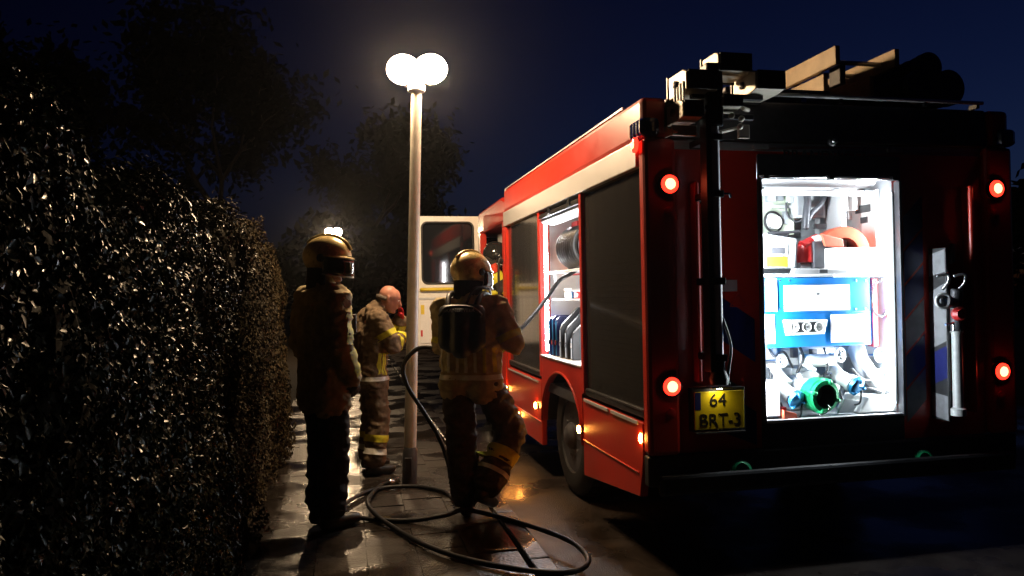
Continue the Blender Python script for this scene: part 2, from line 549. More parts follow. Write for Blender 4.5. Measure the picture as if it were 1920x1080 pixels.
# ------------------------------------------------------------------ hedges
def hedge(name, label, q0, t0, t1, h, n, size, leafm, seed, depth=0.75, lobe=0.75, round_far=0.0, round_near=0.0):
    rng = np.random.default_rng(seed)
    base = ST(q0 - depth / 2, (t0 + t1) / 2)
    o = thing(name, label, 'hedge', base, ALPHA)
    L = t1 - t0
    def top(t):
        z = h + 0.07 * np.sin(t * 2 * np.pi / lobe * 0.5 + seed) + 0.05 * np.sin(t * 7.1 + seed * 2)
        if round_far:
            d = np.clip((t1 - t) / round_far, 0, 1)
            z = z - (1 - np.sqrt(1 - (1 - d) ** 2)) * h * 0.45
        return z
    def front(t, z):
        lob = 0.13 * np.abs(np.sin(np.pi * t / lobe + seed)) + 0.05 * np.sin(z * 3.1 + t * 1.7) + 0.03 * np.sin(z * 7 + t * 5.0)
        zz = np.clip(z / top(t), 0, 1)
        rnd = np.where(zz > 0.8, ((zz - 0.8) / 0.2) ** 2 * 0.20, 0)
        if round_far:
            d = np.clip((t1 - t) / round_far, 0, 1)
            rnd = rnd + (1 - np.sqrt(1 - (1 - d) ** 2)) * depth * 0.5
        return lob - rnd
    # leaves: front, top, far end
    nf = int(n * 0.8)
    t = rng.uniform(t0, t1, nf)
    # a hedge is denser to the eye where it is near: same density per metre everywhere
    z = top(t) * (1 - rng.uniform(0, 1, nf) ** 1.0 * 0.985)
    clump = np.sin(t * 23 + 3 * np.sin(z * 9)) * np.sin(z * 19 + 2.5 * np.sin(t * 11)) + 0.6 * np.sin(t * 51 + z * 13) * np.sin(z * 44 - t * 9)
    inset = rng.exponential(0.03, nf) + np.clip(0.25 - clump, 0, 1.4) * 0.075
    q = q0 - 0.1 + front(t, z) - inset
    nrm = np.stack([np.ones(nf) * 0.9, rng.normal(0, 0.55, nf), rng.normal(0.35, 0.5, nf)], 1)
    nt_ = n - nf
    t2 = rng.uniform(t0, t1, nt_)
    q2 = q0 - 0.1 - rng.uniform(0.0, depth, nt_)
    z2 = top(t2) - rng.exponential(0.04, nt_) + rng.normal(0, 0.02, nt_)
    nrm2 = np.stack([rng.normal(0.2, 0.5, nt_), rng.normal(0, 0.5, nt_), np.ones(nt_)], 1)
    pos = np.concatenate([np.stack([q, t, z], 1), np.stack([q2, t2, z2], 1)])
    nrm = np.concatenate([nrm, nrm2])
    nrm /= np.linalg.norm(nrm, axis=1)[:, None]
    rv = rng.normal(0, 1, nrm.shape); rv[:, 2] -= 0.8
    ax = rv - nrm * (rv * nrm).sum(1)[:, None]
    ax /= np.linalg.norm(ax, axis=1)[:, None]
    sd = np.cross(nrm, ax)
    ln = size * rng.uniform(0.45, 1.5, len(pos))[:, None]
    wd = ln * 0.34
    fold = ln * 0.10
    b0 = pos - ax * ln * 0.5
    b1 = pos + ax * ln * 0.5 - nrm * ln * 0.10
    lf = pos + sd * wd + nrm * fold
    rt = pos - sd * wd + nrm * fold
    V = np.stack([b0, lf, b1, rt], 1).reshape(-1, 3) - np.array([q0 - depth / 2, (t0 + t1) / 2, 0])
    k = np.arange(len(pos)) * 4
    Fc = np.concatenate([np.stack([k, k + 1, k + 2], 1), np.stack([k, k + 2, k + 3], 1)])
    me = bpy.data.meshes.new('foliage')
    me.vertices.add(len(V)); me.vertices.foreach_set('co', V.ravel())
    me.loops.add(Fc.size); me.loops.foreach_set('vertex_index', Fc.ravel().astype(np.int32))
    me.polygons.add(len(Fc)); me.polygons.foreach_set('loop_start', (np.arange(len(Fc)) * 3).astype(np.int32))
    me.update(); me.validate()
    fo = link_mesh('foliage', me, leafm, o)
    fo['kind'] = 'stuff'
    # solid dark core added behind the leaves to block light
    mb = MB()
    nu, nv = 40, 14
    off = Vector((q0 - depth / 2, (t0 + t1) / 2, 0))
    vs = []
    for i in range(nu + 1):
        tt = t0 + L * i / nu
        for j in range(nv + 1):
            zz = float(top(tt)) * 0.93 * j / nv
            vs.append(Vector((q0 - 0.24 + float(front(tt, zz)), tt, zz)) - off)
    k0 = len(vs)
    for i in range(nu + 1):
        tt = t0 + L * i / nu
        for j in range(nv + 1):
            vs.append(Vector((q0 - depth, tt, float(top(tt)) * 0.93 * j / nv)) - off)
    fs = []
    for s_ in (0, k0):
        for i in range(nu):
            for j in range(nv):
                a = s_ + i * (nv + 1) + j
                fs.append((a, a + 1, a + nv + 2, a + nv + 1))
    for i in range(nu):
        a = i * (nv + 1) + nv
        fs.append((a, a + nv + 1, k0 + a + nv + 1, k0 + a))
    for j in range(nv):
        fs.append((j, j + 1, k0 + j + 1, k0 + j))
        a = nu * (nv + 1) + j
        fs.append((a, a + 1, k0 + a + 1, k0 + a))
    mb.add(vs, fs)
    link_mesh('blocking_core', mb.mesh('blocking_core'), M['hedgecore'], o)
    rnd = random.Random(seed)
    k = 0
    tt = t0 + 0.2
    while tt < t1 - 0.1:
        sb = MB()
        p = Vector((q0 - depth / 2 + 0.12, tt, 0)) - off
        sb.tube([p, p + Vector((rnd.uniform(-.05, .05), rnd.uniform(-.05, .05), h * 0.5)), p + Vector((rnd.uniform(-.1, .1), rnd.uniform(-.1, .1), h * 0.9))], [0.03, 0.022, 0.01], 8)
        link_mesh('stem', sb.mesh('stem'), M['bark'], o)
        tt += lobe
    return o


hedge('evergreen_hedge', 'tall clipped evergreen hedge with wet glossy leaves glinting at the left', Q_HEDGE, 0.35, 5.15, 2.06, 95000, 0.027, M['leaf'], 5, round_far=0.0)
hedge('brown_hedge', 'dull brown matt hedge with rounded end behind the glossy hedge', Q_HEDGE + 0.05, 5.2, 9.0, 2.12, 60000, 0.024, M['drylf'], 11, round_far=1.9)


# ------------------------------------------------------------------ trees and shrubs against the sky
def tree(label, X, Y, h, seed, spread=0.45, leaves=2600, lsize=0.11, name='tree', trunk=0.16, z0=-0.2):
    rnd = random.Random(seed)
    o = thing(name, label, 'tree', (X, Y, z0), 0)
    tm, cm = MB(), MB()
    tips = []
    def grow(p, d, ln, r, lv):
        q = p
        path = [p]; rad = [r]
        for k in range(3):
            d = (d + Vector((rnd.gauss(0, .13), rnd.gauss(0, .13), rnd.gauss(0.03, .08)))).normalized()
            q = q + d * ln / 3
            path.append(q); rad.append(r * (1 - 0.14 * (k + 1)))
        tm.tube(path, rad, 7 if lv < 2 else 4, cap=False)
        if lv >= 5 or r < 0.006:
            tips.append((q, ln)); return
        if lv >= 3:
            tips.append((path[2], ln))
        for _ in range(rnd.choice((2, 3, 3)) if lv < 4 else 2):
            a = Vector((rnd.gauss(0, 1), rnd.gauss(0, 1), rnd.gauss(0.1, 0.5))).normalized()
            nd = (d * (1 - spread) + a * spread * 1.25 + Vector((0, 0, 0.12))).normalized()
            grow(q if rnd.random() < .7 else path[2], nd, ln * rnd.uniform(0.62, 0.82), r * 0.58, lv + 1)
    grow(Vector((0, 0, 0)), Vector((0, 0, 1)), h * 0.30, trunk, 0)
    for i in range(leaves):
        c, ln = rnd.choice(tips)
        c = c + Vector((rnd.gauss(0, 1), rnd.gauss(0, 1), rnd.gauss(0, 1))) * (0.05 * h * rnd.random())
        a = Vector((rnd.gauss(0, 1), rnd.gauss(0, 1), rnd.gauss(0, 1))).normalized()
        b = a.orthogonal().normalized()
        s = lsize * rnd.uniform(0.5, 1.2)
        cm.add([c - a * s, c + b * s * 0.5, c + a * s, c - b * s * 0.5], [(0, 1, 2, 3)])
    tme_ = bpy.data.meshes.new('trunk'); tme_.from_pydata(tm.v, [], tm.f)
    link_mesh('trunk', tme_, M['bark'], o, True)
    cme_ = bpy.data.meshes.new('crown'); cme_.from_pydata(cm.v, [], cm.f)
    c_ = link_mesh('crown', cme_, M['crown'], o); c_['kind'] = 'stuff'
    return o


tree('large loose dark tree rising behind the glossy hedge at far left', -20.0, 30.0, 17.0, 21, 0.5, 11000, 0.24, trunk=0.30)
tree('tall dark tree standing left of the lamp post against dusk sky', -15.0, 40.0, 19.0, 22, 0.5, 11000, 0.26, trunk=0.32)
tree('broad dark tree far behind the distant lit street lamp', -10.5, 50.0, 17.0, 23, 0.5, 11000, 0.30, trunk=0.30)
tree('low dark tree seen between lamp post and cab roof', -3.6, 52.0, 8.0, 25, 0.55, 5200, 0.22, trunk=0.2)
tree('dark bushy tree beyond the right rear corner of the engine', 10.6, 15.0, 5.0, 26, 0.55, 5200, 0.13, trunk=0.14)
tree('dark tree top showing just above the cab roof', -0.6, 50.0, 8.6, 27, 0.55, 5200, 0.2, trunk=0.2)

# far belt of shrubs that closes the street
sh = MB(); rnd = random.Random(8)
for i in range(15000):
    x = rnd.uniform(-34, 30)
    hh = (4.6 if x < 0 else 3.0) + 1.0 * math.sin(x * 0.5) + 0.6 * math.sin(x * 1.7)
    c = Vector((x, 41 + rnd.gauss(0, 0.8) - 0.012 * (x + 3) ** 2, rnd.random() ** 0.7 * hh))
    a = Vector((rnd.gauss(0, 1), rnd.gauss(0, 1), rnd.gauss(0, 1))).normalized(); b = a.orthogonal().normalized()
    s = rnd.uniform(0.12, 0.35)
    sh.add([c - a * s, c + b * s * 0.6, c + a * s, c - b * s * 0.6], [(0, 1, 2, 3)])
me = bpy.data.meshes.new('far_shrubs'); me.from_pydata(sh.v, [], sh.f)
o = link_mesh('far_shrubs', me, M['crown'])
tag(o, 'dark far belt of shrubs closing off the end of the street', 'shrubs', kind='stuff')


# ------------------------------------------------------------------ street lamps
def street_lamp(label, base, top, k=1.0):
    o = wthing('street_lamp', label, 'street lamp', base, 'twin-headed street lamps')
    base = Vector(base); top = Vector(top)
    d = (top - base).normalized()
    H = (top - base).length
    mb = MB(); mb.tube([base + d * 0.28, base + d * (H * 0.5), top], [0.051, 0.048, 0.044], 20)
    part('pole', mb, M['post'], o, 'auto')
    mb = MB(); mb.lathe([(0.062, -0.01), (0.062, 0.27), (0.0505, 0.30)], base, d, 20)
    sleeve = part('base_sleeve', mb, M['dgrey'], o, 'auto')
    mb = MB(); mb.box(base.x - 0.03, base.x + 0.03, base.y - 0.068, base.y - 0.054, 0.06, 0.22)
    part('service_hatch', mb, M['dgrey'], sleeve, bevel=0.004)
    mb = MB(); mb.lathe([(0.052, 0), (0.072, 0.015), (0.072, 0.06), (0.05, 0.09), (0.03, 0.10)], top - d * 0.01, d, 20)
    part('neck', mb, M['lgrey'], o, 'auto')
    for sx in (-1, 1):
        c = top + d * 0.19 + Vector((sx * 0.116, 0, 0.0))
        mb = MB()
        mb.tube(catmull([top + d * 0.07, top + d * 0.10 + Vector((sx * 0.06, 0, -0.01)), c + Vector((0, 0, -0.13))], 5), 0.016, 10)
        part('arm', mb, M['post'], o, True)
        mb = MB(); mb.ball(c, (0.138, 0.120, 0.122), 24, 16)  # bowl enlarged so its shape takes in the glare round the lamp
        bowl = part('lamp_bowl', mb, M['lampglow'], o, True)
    return o


LB = G(768, 905)
street_lamp('lit twin-headed street lamp with pale pole standing near the hose', LB, P(781, 172, LB.y + 0.02))
street_lamp('small distant lit twin street lamp seen above the left helmet', P(626, 655, 22.8) * 1.0 - Vector((0, 0, P(626, 655, 22.8).z)), P(625, 447, 22.8))

# ================================================================== the fire engine
eng = thing('fire_engine', 'red fire engine with open lit rear pump bay and open side locker', 'fire engine', TRUCK, ALPHA)
W = 2.55
S_BODY = 4.02          # body behind the cab
Z_SH0, Z_SH1 = 0.82, 2.30   # shutters
Z_BAND = 2.455
Z_RAIL = 2.70


def ep(name, mb, material, parent=None, smooth=False, bevel=0.0):
    return part(name, mb, material, parent or eng, smooth, bevel)


# --- left side: pillars between the lockers
U0, U1 = 0.765, 1.712     # rear opening
ZB0, ZB1 = 0.77, 2.21
LOCK0, LOCK1 = 1.30, 2.50
ep('corner_post', MB().box(0.0, 0.20, 0.0, 0.10, 0.60, Z_BAND), M['red'], bevel=0.025)
ep('corner_post', MB().box(W - 0.20, W, 0.0, 0.10, 0.60, Z_BAND), M['red'], bevel=0.025)
ep('locker_post', MB().box(0.0, 0.10, 1.245, LOCK0, 0.82, Z_SH1), M['red'], bevel=0.006)
ep('locker_post', MB().box(0.0, 0.10, LOCK1, 2.56, 0.82, Z_SH1), M['red'], bevel=0.006)
ep('locker_post', MB().box(0.0, 0.10, 3.95, S_BODY, 0.30, Z_SH1), M['red'], bevel=0.006)
# band and roof rail
ep('side_band', MB().box(-0.012, 0.10, 0.103, S_BODY, Z_SH1, Z_BAND), M['silver'], bevel=0.004)
ep('side_band', MB().box(W - 0.10, W + 0.012, 0.103, S_BODY, Z_SH1, Z_BAND), M['silver'], bevel=0.004)
for u0, u1 in ((0.0, 0.16), (W - 0.16, W)):
    rl = ep('roof_rail', MB().box(u0, u1, 0.02, S_BODY, Z_BAND + 0.003, Z_RAIL), M['red'], bevel=0.03)
    ep('edge_trim', MB().box(u0 + (0.004 if u0 < 1 else 0.14), u0 + (0.02 if u0 < 1 else 0.156), 0.35, S_BODY - 0.05, Z_RAIL + 0.001, Z_RAIL + 0.012), M['silver'], rl)
# panels of the sealed body
ep('roof', MB().box(0.16, W - 0.16, 0.05, S_BODY, 2.40, 2.452), M['silver'])
ep('side_panel', MB().box(W - 0.10, W - 0.02, 0.103, S_BODY, 0.80, Z_SH1), M['shutter'])
ep('front_bulkhead', MB().box(0.0, W, S_BODY - 0.035, S_BODY - 0.01, 0.30, 2.44), M['dgrey'])
ep('chassis', MB().box(0.75, W - 0.75, 0.35, 6.2, 0.42, 0.72), M['dgrey'])
ep('body_floor', MB().box(0.03, W - 0.10, 0.64, S_BODY - 0.04, 0.70, 0.78), M['dgrey'])
# --- rear wall around the opening
lp = ep('rear_panel', MB().box(0.203, U0 - 0.02, 0.05, 0.09, 0.60, 2.44), M['red'])
rp_ = ep('rear_panel', MB().box(U1 + 0.02, W - 0.203, 0.05, 0.09, 0.60, 2.44), M['red'])
hp = ep('rear_header', MB().box(U0 - 0.02, U1 + 0.02, 0.05, 0.09, ZB1 + 0.12, 2.44), M['red'])
ep('rear_sill', MB().box(0.0, W, 0.02, 0.09, 0.42, 0.595), M['black'], bevel=0.01)
ep('rear_sill_panel', MB().box(U0 - 0.018, U1 + 0.018, 0.04, 0.09, 0.60, ZB0 - 0.02), M['black'])
ep('bumper', MB().box(0.05, W - 0.05, -0.03, 0.015, 0.37, 0.49), M['black'], bevel=0.02)
# upper rear: sloping cover and roof edge tube
ep('roof_cover', MB().prism([(0.02, 2.455), (0.04, 2.70), (0.30, 2.72), (0.30, 2.455)], 0, 0.165, W - 0.165), M['dgrey'], bevel=0.01)
ep('roof_tube', MB().tube([(0.62, 0.0, 2.735), (W - 0.22, 0.0, 2.735)], 0.012, 10), M['cast'], smooth=True)
for u in (0.66, 1.3, 1.9, W - 0.26):
    ep('tube_clip', MB().box(u - 0.012, u + 0.012, -0.005, 0.06, 2.70, 2.727), M['black'])
lettering('lettering', 'BRANDWEER', 0.095, hp, (1.22, 0.045, 2.375), M['inkgrey'], 1.05)
for u in (0.77, 1.70):
    ep('header_lamp', MB().box(u - 0.05, u + 0.05, 0.03, 0.05, 2.41, 2.436), M['grey'], bevel=0.004)
cm_ = ep('rear_camera', MB().lathe([(0.022, 0), (0.03, 0.01), (0.03, 0.05), (0.02, 0.06)], (1.24, 0.05, 2.47), (0, -1, -0.15), 14), M['black'], smooth='auto')
ep('lens', MB().lathe([(0.014, 0), (0.010, 0.006)], (1.24, -0.012, 2.461), (0, -1, -0.15), 12), M['chrome'], cm_)
# rolled-up rear shutter and its pull bar
ep('shutter_box', MB().box(U0 - 0.02, U1 + 0.02, 0.03, 0.05, ZB1 + 0.02, ZB1 + 0.17), M['dgrey'], bevel=0.004)
ep('shutter_roll', MB().cyl((U0 - 0.01, 0.30, ZB1 + 0.10), (U1 + 0.01, 0.30, ZB1 + 0.10), 0.09, n=20), M['silver'], smooth='auto')
for a, b in ((U0 - 0.03, 1.205), (1.245, U1 - 0.02)):
    ep('pull_bar', MB().tube([(a, 0.01, ZB1 + 0.03), (b, 0.01, ZB1 + 0.03)], 0.009, 10), M['chrome'], smooth=True)
for u in (U0 + 0.02, 1.225, U1 - 0.04):
    ep('bar_bracket', MB().box(u - 0.018, u + 0.018, 0.0, 0.03, ZB1 + 0.017, ZB1 + 0.045), M['black'], bevel=0.003)
for u in (U0, U1):
    ep('guide_rail', MB().box(u - 0.02, u + 0.0, 0.02, 0.07, ZB0 - 0.02, ZB1 + 0.02) if u == U0 else MB().box(u, u + 0.02, 0.02, 0.07, ZB0 - 0.02, ZB1 + 0.02), M['dgrey'], bevel=0.003)
ep('sill_edge', MB().box(U0, U1, 0.02, 0.05, ZB0 - 0.02, ZB0 - 0.002), M['silver'], bevel=0.002)

# --- pump bay shell
BD = 0.62
bay = ep('pump_bay', MB().box(U0 - 0.015, U1 + 0.015, BD, BD + 0.02, ZB0 - 0.02, ZB1 + 0.17)
         .box(U0 - 0.015, U0 - 0.002, 0.09, BD, ZB0 - 0.02, ZB1 + 0.17).box(U1 + 0.002, U1 + 0.015, 0.09, BD, ZB0 - 0.02, ZB1 + 0.17)
         .box(U0 - 0.002, U1 + 0.002, 0.05, BD, ZB0 - 0.03, ZB0 - 0.01).box(U0 - 0.002, U1 + 0.002, 0.09, BD, ZB1 + 0.172, ZB1 + 0.19), M['grey'])


def strip(u, s, nu, ns, z0, z1, w, mt, parent):
    """vertical lit strip, its face turned towards (nu, ns)"""
    n = Vector((nu, ns, 0)).normalized()
    t = Vector((-n.y, n.x, 0))
    a = Vector((u, s, 0))
    hous = MB().add([a + t * w / 2 + Vector((0, 0, z)) - n * k for z in (z0, z1) for k in (0.012, 0.001)] +
                    [a - t * w / 2 + Vector((0, 0, z)) - n * k for z in (z0, z1) for k in (0.012, 0.001)],
                    [(0, 1, 3, 2), (4, 6, 7, 5), (0, 4, 5, 1), (2, 3, 7, 6), (0, 2, 6, 4), (1, 5, 7, 3)])
    h = ep('light_strip', hous, M['lgrey'], parent)
    q = MB().add([a + t * w / 2 * .8 + Vector((0, 0, z0)), a - t * w / 2 * .8 + Vector((0, 0, z0)), a - t * w / 2 * .8 + Vector((0, 0, z1)), a + t * w / 2 * .8 + Vector((0, 0, z1))], [(0, 1, 2, 3)])
    me = bpy.data.meshes.new('lit_tube'); me.from_pydata(q.v, [], q.f)
    # face outwards along n
    if me.polygons[0].normal.dot(n) < 0:
        me.flip_normals()
    link_mesh('lit_tube', me, mt, h)


strip(U0 + 0.012, 0.085, 0.82, 0.57, ZB0 + 0.05, ZB1 - 0.05, 0.03, M['led'], bay)
strip(U1 - 0.012, 0.085, -0.82, 0.57, ZB0 + 0.05, ZB1 - 0.05, 0.03, M['led'], bay)


def fr(px0, px1, py0, py1, s):
    """box in the bay from its outline in the photograph at depth s"""
    u0, z1 = RR(px0, py0, s)
    u1, z0 = RR(px1, py1, s)
    return u0, u1, z0, z1


def pbox(name, px, py, s0, s1, material, parent=None, bevel=0.006):
    u0, u1, z0, z1 = fr(px[0], px[1], py[0], py[1], s0)
    return ep(name, MB().box(u0, u1, s0, s1, z0, z1), material, parent, bevel=bevel)


def pt(px, py, s):
    u, z = RR(px, py, s)
    return Vector((u, s, z))


# upper bay: junction boxes and cable looms on the back wall
M['palegreen'] = mat('pale_green_panel', (0.50, 0.56, 0.44), 0.5, var=0.12, scale=18)
pbox('relay_panel', (1436, 1490), (352, 440), 0.52, 0.60, M['palegreen'])
for k, (a, b, y0, y1) in enumerate(((1446, 1470, 366, 376), (1450, 1484, 384, 390), (1470, 1478, 396, 420), (1440, 1452, 400, 414))):
    pbox('relay', (a, b), (y0, y1), 0.49, 0.52, M['lgrey'] if k % 2 else M['grey'], bevel=0.003)
jb = pbox('junction_box', (1492, 1548), (358, 408), 0.44, 0.58, M['lgrey'])
pbox('lid', (1496, 1544), (362, 404), 0.432, 0.439, M['grey'], jb, 0.003)
pbox('white_locker', (1564, 1596), (350, 394), 0.40, 0.56, M['white'])
pbox('white_locker', (1598, 1622), (350, 394), 0.36, 0.56, M['white'])
pbox('bracket_plate', (1590, 1616), (396, 412), 0.44, 0.47, M['lgrey'])
ep('cable_loop', MB().torus(pt(1450, 416, 0.48), (0.1, -1, 0.1), 0.068, 0.008, 28, 8), M['black'], smooth=True)
ep('cable_drum', MB().lathe([(0.045, 0), (0.045, 0.05), (0.03, 0.06)], pt(1448, 418, 0.50), (0, -1, 0), 20), M['white'], smooth='auto')
for pth, r in (([(1508, 350, .42), (1514, 372, .40), (1512, 400, .38), (1510, 430, .38)], 0.024),
               ([(1548, 352, .42), (1542, 378, .40), (1522, 400, .38), (1514, 414, .38)], 0.018),
               ([(1560, 352, .46), (1562, 378, .46), (1570, 398, .46)], 0.018),
               ([(1474, 380, .46), (1476, 402, .46), (1492, 416, .44), (1504, 412, .42)], 0.006),
               ([(1440, 438, .42), (1470, 436, .40), (1500, 434, .38)], 0.010)):
    ep('cable_loom', MB().tube(catmull([pt(*p) for p in pth], 6), r, 10), M['dgrey'], smooth=True)
ep('ceiling_duct', MB().tube([pt(1434, 352, .35), pt(1640, 352, .35)], 0.014, 10), M['lgrey'], smooth=True)
ep('ceiling_rail', MB().box(U0 + 0.01, U1 - 0.01, 0.20, 0.26, ZB1 - 0.05, ZB1 - 0.02), M['lgrey'], bevel=0.004)
# right wall fittings
rw = ep('wall_channel', MB().box(1.50, 1.535, 0.30, 0.60, 1.75, 2.2), M['silver'], bevel=0.003)
ep('wall_plate', MB().box(U1 - 0.03, U1 - 0.004, 0.20, 0.50, 1.70, 2.20), M['white'], bevel=0.004)
ep('wall_slot', MB().box(U1 - 0.035, U1 - 0.029, 0.25, 0.40, 2.06, 2.11), M['black'])
ep('wall_slot', MB().box(U1 - 0.035, U1 - 0.029, 0.28, 0.35, 1.99, 2.03), M['black'])
for k in range(3):
    ep('wall_rib', MB().box(1.53 + 0.02 * k, 1.538 + 0.02 * k, 0.52, 0.60, 1.72, 2.18), M['lgrey'])
# instrument box with yellow sticker
ib = ep('instrument_box', MB().prism([(pt(1430, 503, .20).x + .012, pt(1430, 503, .20).z), (pt(1492, 503, .20).x, pt(1492, 503, .20).z), (pt(1494, 447, .2).x, pt(1494, 447, .2).z), (pt(1430, 438, .2).x + .012, pt(1430, 438, .2).z)], 1, 0.20, 0.42), M['grey'], bevel=0.006)
pbox('sticker', (1437, 1476), (481, 500), 0.196, 0.199, M['yellow'], ib, 0)
ds = pbox('display', (1440, 1478), (457, 480), 0.194, 0.199, M['white'], ib, 0.002)
pbox('screen', (1446, 1472), (464, 476), 0.190, 0.1935, M['dgrey'], ds, 0)
pbox('display_line', (1446, 1474), (459, 461), 0.190, 0.1935, M['dgrey'], ds, 0)
# red valve, orange hose drum, boxes
rv_ = ep('red_valve', MB().lathe([(0.05, 0), (0.055, 0.02), (0.05, 0.10), (0.035, 0.14)], pt(1510, 492, .30), (0, 0, 1), 18), M['vred'], smooth='auto')
ep('valve_head', MB().cyl(pt(1504, 462, .28), pt(1532, 446, .30), 0.034, 0.028, 14), M['vred'], rv_, smooth='auto')
ep('valve_cap', MB().cyl(pt(1526, 452, .27), pt(1536, 446, .27), 0.03, 0.024, 14), M['white'], rv_, smooth='auto')
ep('valve_foot', MB().cyl(pt(1498, 500, .30), pt(1530, 500, .30), 0.022, n=12), M['cast'], rv_, smooth='auto')
dr = ep('hose_drum', MB().lathe([(0.085, 0.0), (0.155, 0.0), (0.160, 0.02), (0.160, 0.16), (0.155, 0.18), (0.085, 0.18), (0.085, 0.0)], pt(1585, 470, .22), (0.25, 1, 0), 40, cap=False), M['orange'], smooth='auto')
ep('drum_cheek', MB().prism([(pt(1540, 438, .2).x, pt(1540, 438, .2).z), (pt(1580, 448, .2).x, pt(1580, 448, .2).z), (pt(1582, 464, .2).x, pt(1582, 464, .2).z), (pt(1548, 462, .2).x, pt(1548, 462, .2).z)], 1, 0.195, 0.22), M['orange'], dr, bevel=0.006)
pbox('battery_box', (1526, 1566), (452, 502), 0.24, 0.40, M['dgrey'])
pbox('white_cabinet', (1564, 1688), (464, 518), 0.14, 0.44, M['white'], bevel=0.008)
pbox('white_cabinet', (1600, 1686), (440, 463), 0.34, 0.5, M['white'], bevel=0.008)
# tray and shelf
ep('shelf', MB().box(U0 + 0.005, U1 - 0.16, 0.16, 0.58, RR(1500, 519, .16)[1], RR(1500, 513, .16)[1]), M['lgrey'], bevel=0.003)
tr = ep('tray', MB().prism([(pt(1486, 516, .12).x, pt(1486, 516, .12).z), (pt(1590, 514, .12).x, pt(1590, 514, .12).z), (pt(1590, 505, .12).x, pt(1590, 505, .12).z), (pt(1490, 503, .12).x, pt(1490, 503, .12).z)], 1, 0.12, 0.156), M['silver'], bevel=0.004)
pbox('tray_catch', (1537, 1552), (505, 512), 0.112, 0.119, M['dgrey'], tr, 0)
# blue pump control cabinet
cab1 = pbox('control_cabinet', (1452, 1632), (521, 584), 0.16, 0.50, M['blue'], bevel=0.006)
pbox('panel_plate', (1470, 1594), (535, 581), 0.153, 0.159, M['white'], cab1, 0.002)  # white plate stands in for the glare on the blue front
pbox('panel_cheek', (1436, 1458), (523, 584), 0.15, 0.159, M['white'], cab1, 0.002)
for px in (1462, 1480, 1604, 1622):
    for py in (526, 579):
        ep('screw', MB().lathe([(0.006, 0), (0.005, 0.004), (0.002, 0.005)], pt(px, py, .159), (0, -1, 0), 10), M['chrome'], cab1)
ep('panel_key', MB().lathe([(0.008, 0), (0.006, 0.01)], pt(1533, 551, .152), (0, -1, 0), 10), M['dgrey'], cab1)
cab2 = pbox('control_cabinet', (1434, 1634), (588, 646), 0.16, 0.50, M['blue'], bevel=0.006)
pbox('panel_plate', (1558, 1630), (590, 640), 0.153, 0.159, M['white'], cab2, 0.002)
pbox('panel_plate', (1435, 1454), (590, 644), 0.153, 0.159, M['white'], cab2, 0.002)
gz = [pt(1468, 600, .15), pt(1552, 599, .15), pt(1546, 626, .15), pt(1474, 629, .15)]
gp = ep('gauge_panel', MB().prism([(p.x, p.z) for p in gz], 1, 0.146, 0.159), M['white'], cab2, bevel=0.004)
pbox('gauge_back', (1484, 1541), (605, 622), 0.1435, 0.1455, M['dgrey'], cab2, 0)
for px in (1489, 1512, 1535):
    c = pt(px, 613, .143)
    ep('gauge', MB().lathe([(0.030, 0), (0.032, 0.006), (0.028, 0.010), (0.027, 0.007), (0.001, 0.007)], c, (0, -1, 0), 22, cap=False), M['white'], cab2, smooth='auto')
    ep('gauge_hub', MB().lathe([(0.007, 0.0), (0.005, 0.012)], c, (0, -1, 0), 10), M['dgrey'], cab2)
# right of the cabinets: post, coil cord, red pipes
ep('bay_post', MB().box(*[RR(1637, 600, .2)[0], RR(1647, 600, .2)[0]], 0.20, 0.26, RR(1640, 650, .2)[1], RR(1640, 522, .2)[1]), M['vred'], bevel=0.004)
for (y0, y1) in ((525, 575), (683, 728)):
    ep('red_pipe', MB().cyl(pt(1676, y1, .16), pt(1676, y0, .16), 0.017, n=12), M['vred'], smooth='auto')
ep('pipe_column', MB().cyl(pt(1660, 790, .24), pt(1660, 525, .24), 0.016, n=12), M['white'], smooth='auto')
ep('orange_valve', MB().lathe([(0.022, 0), (0.028, 0.01), (0.026, 0.04), (0.012, 0.05)], pt(1670, 598, .14), (0, 0, 1), 14), M['orange'], smooth='auto')
base_c = catmull([pt(1666, 526, .12), pt(1642, 530, .10), pt(1634, 560, .10), pt(1640, 586, .10), pt(1654, 592, .10), pt(1668, 570, .10), pt(1676, 552, .12)], 26)
hel = []
for i, p in enumerate(base_c):
    tdir = (base_c[min(i + 1, len(base_c) - 1)] - base_c[max(i - 1, 0)]).normalized()
    a = tdir.cross(Vector((0, 1, 0))).normalized(); b = Vector((0, 1, 0))
    ang = i * 1.9
    hel.append(p + (a * math.cos(ang) + b * math.sin(ang)) * 0.008)
ep('coil_cord', MB().tube(hel, 0.0032, 6), M['dgrey'], smooth=True)

# lower bay: pump casing, pipes, valves, couplings
def pipe(name, pts, r, material, parent=None, n=16):
    return ep(name, MB().tube(catmull([pt(*p) for p in pts], 7), r, n), material, parent, smooth=True)


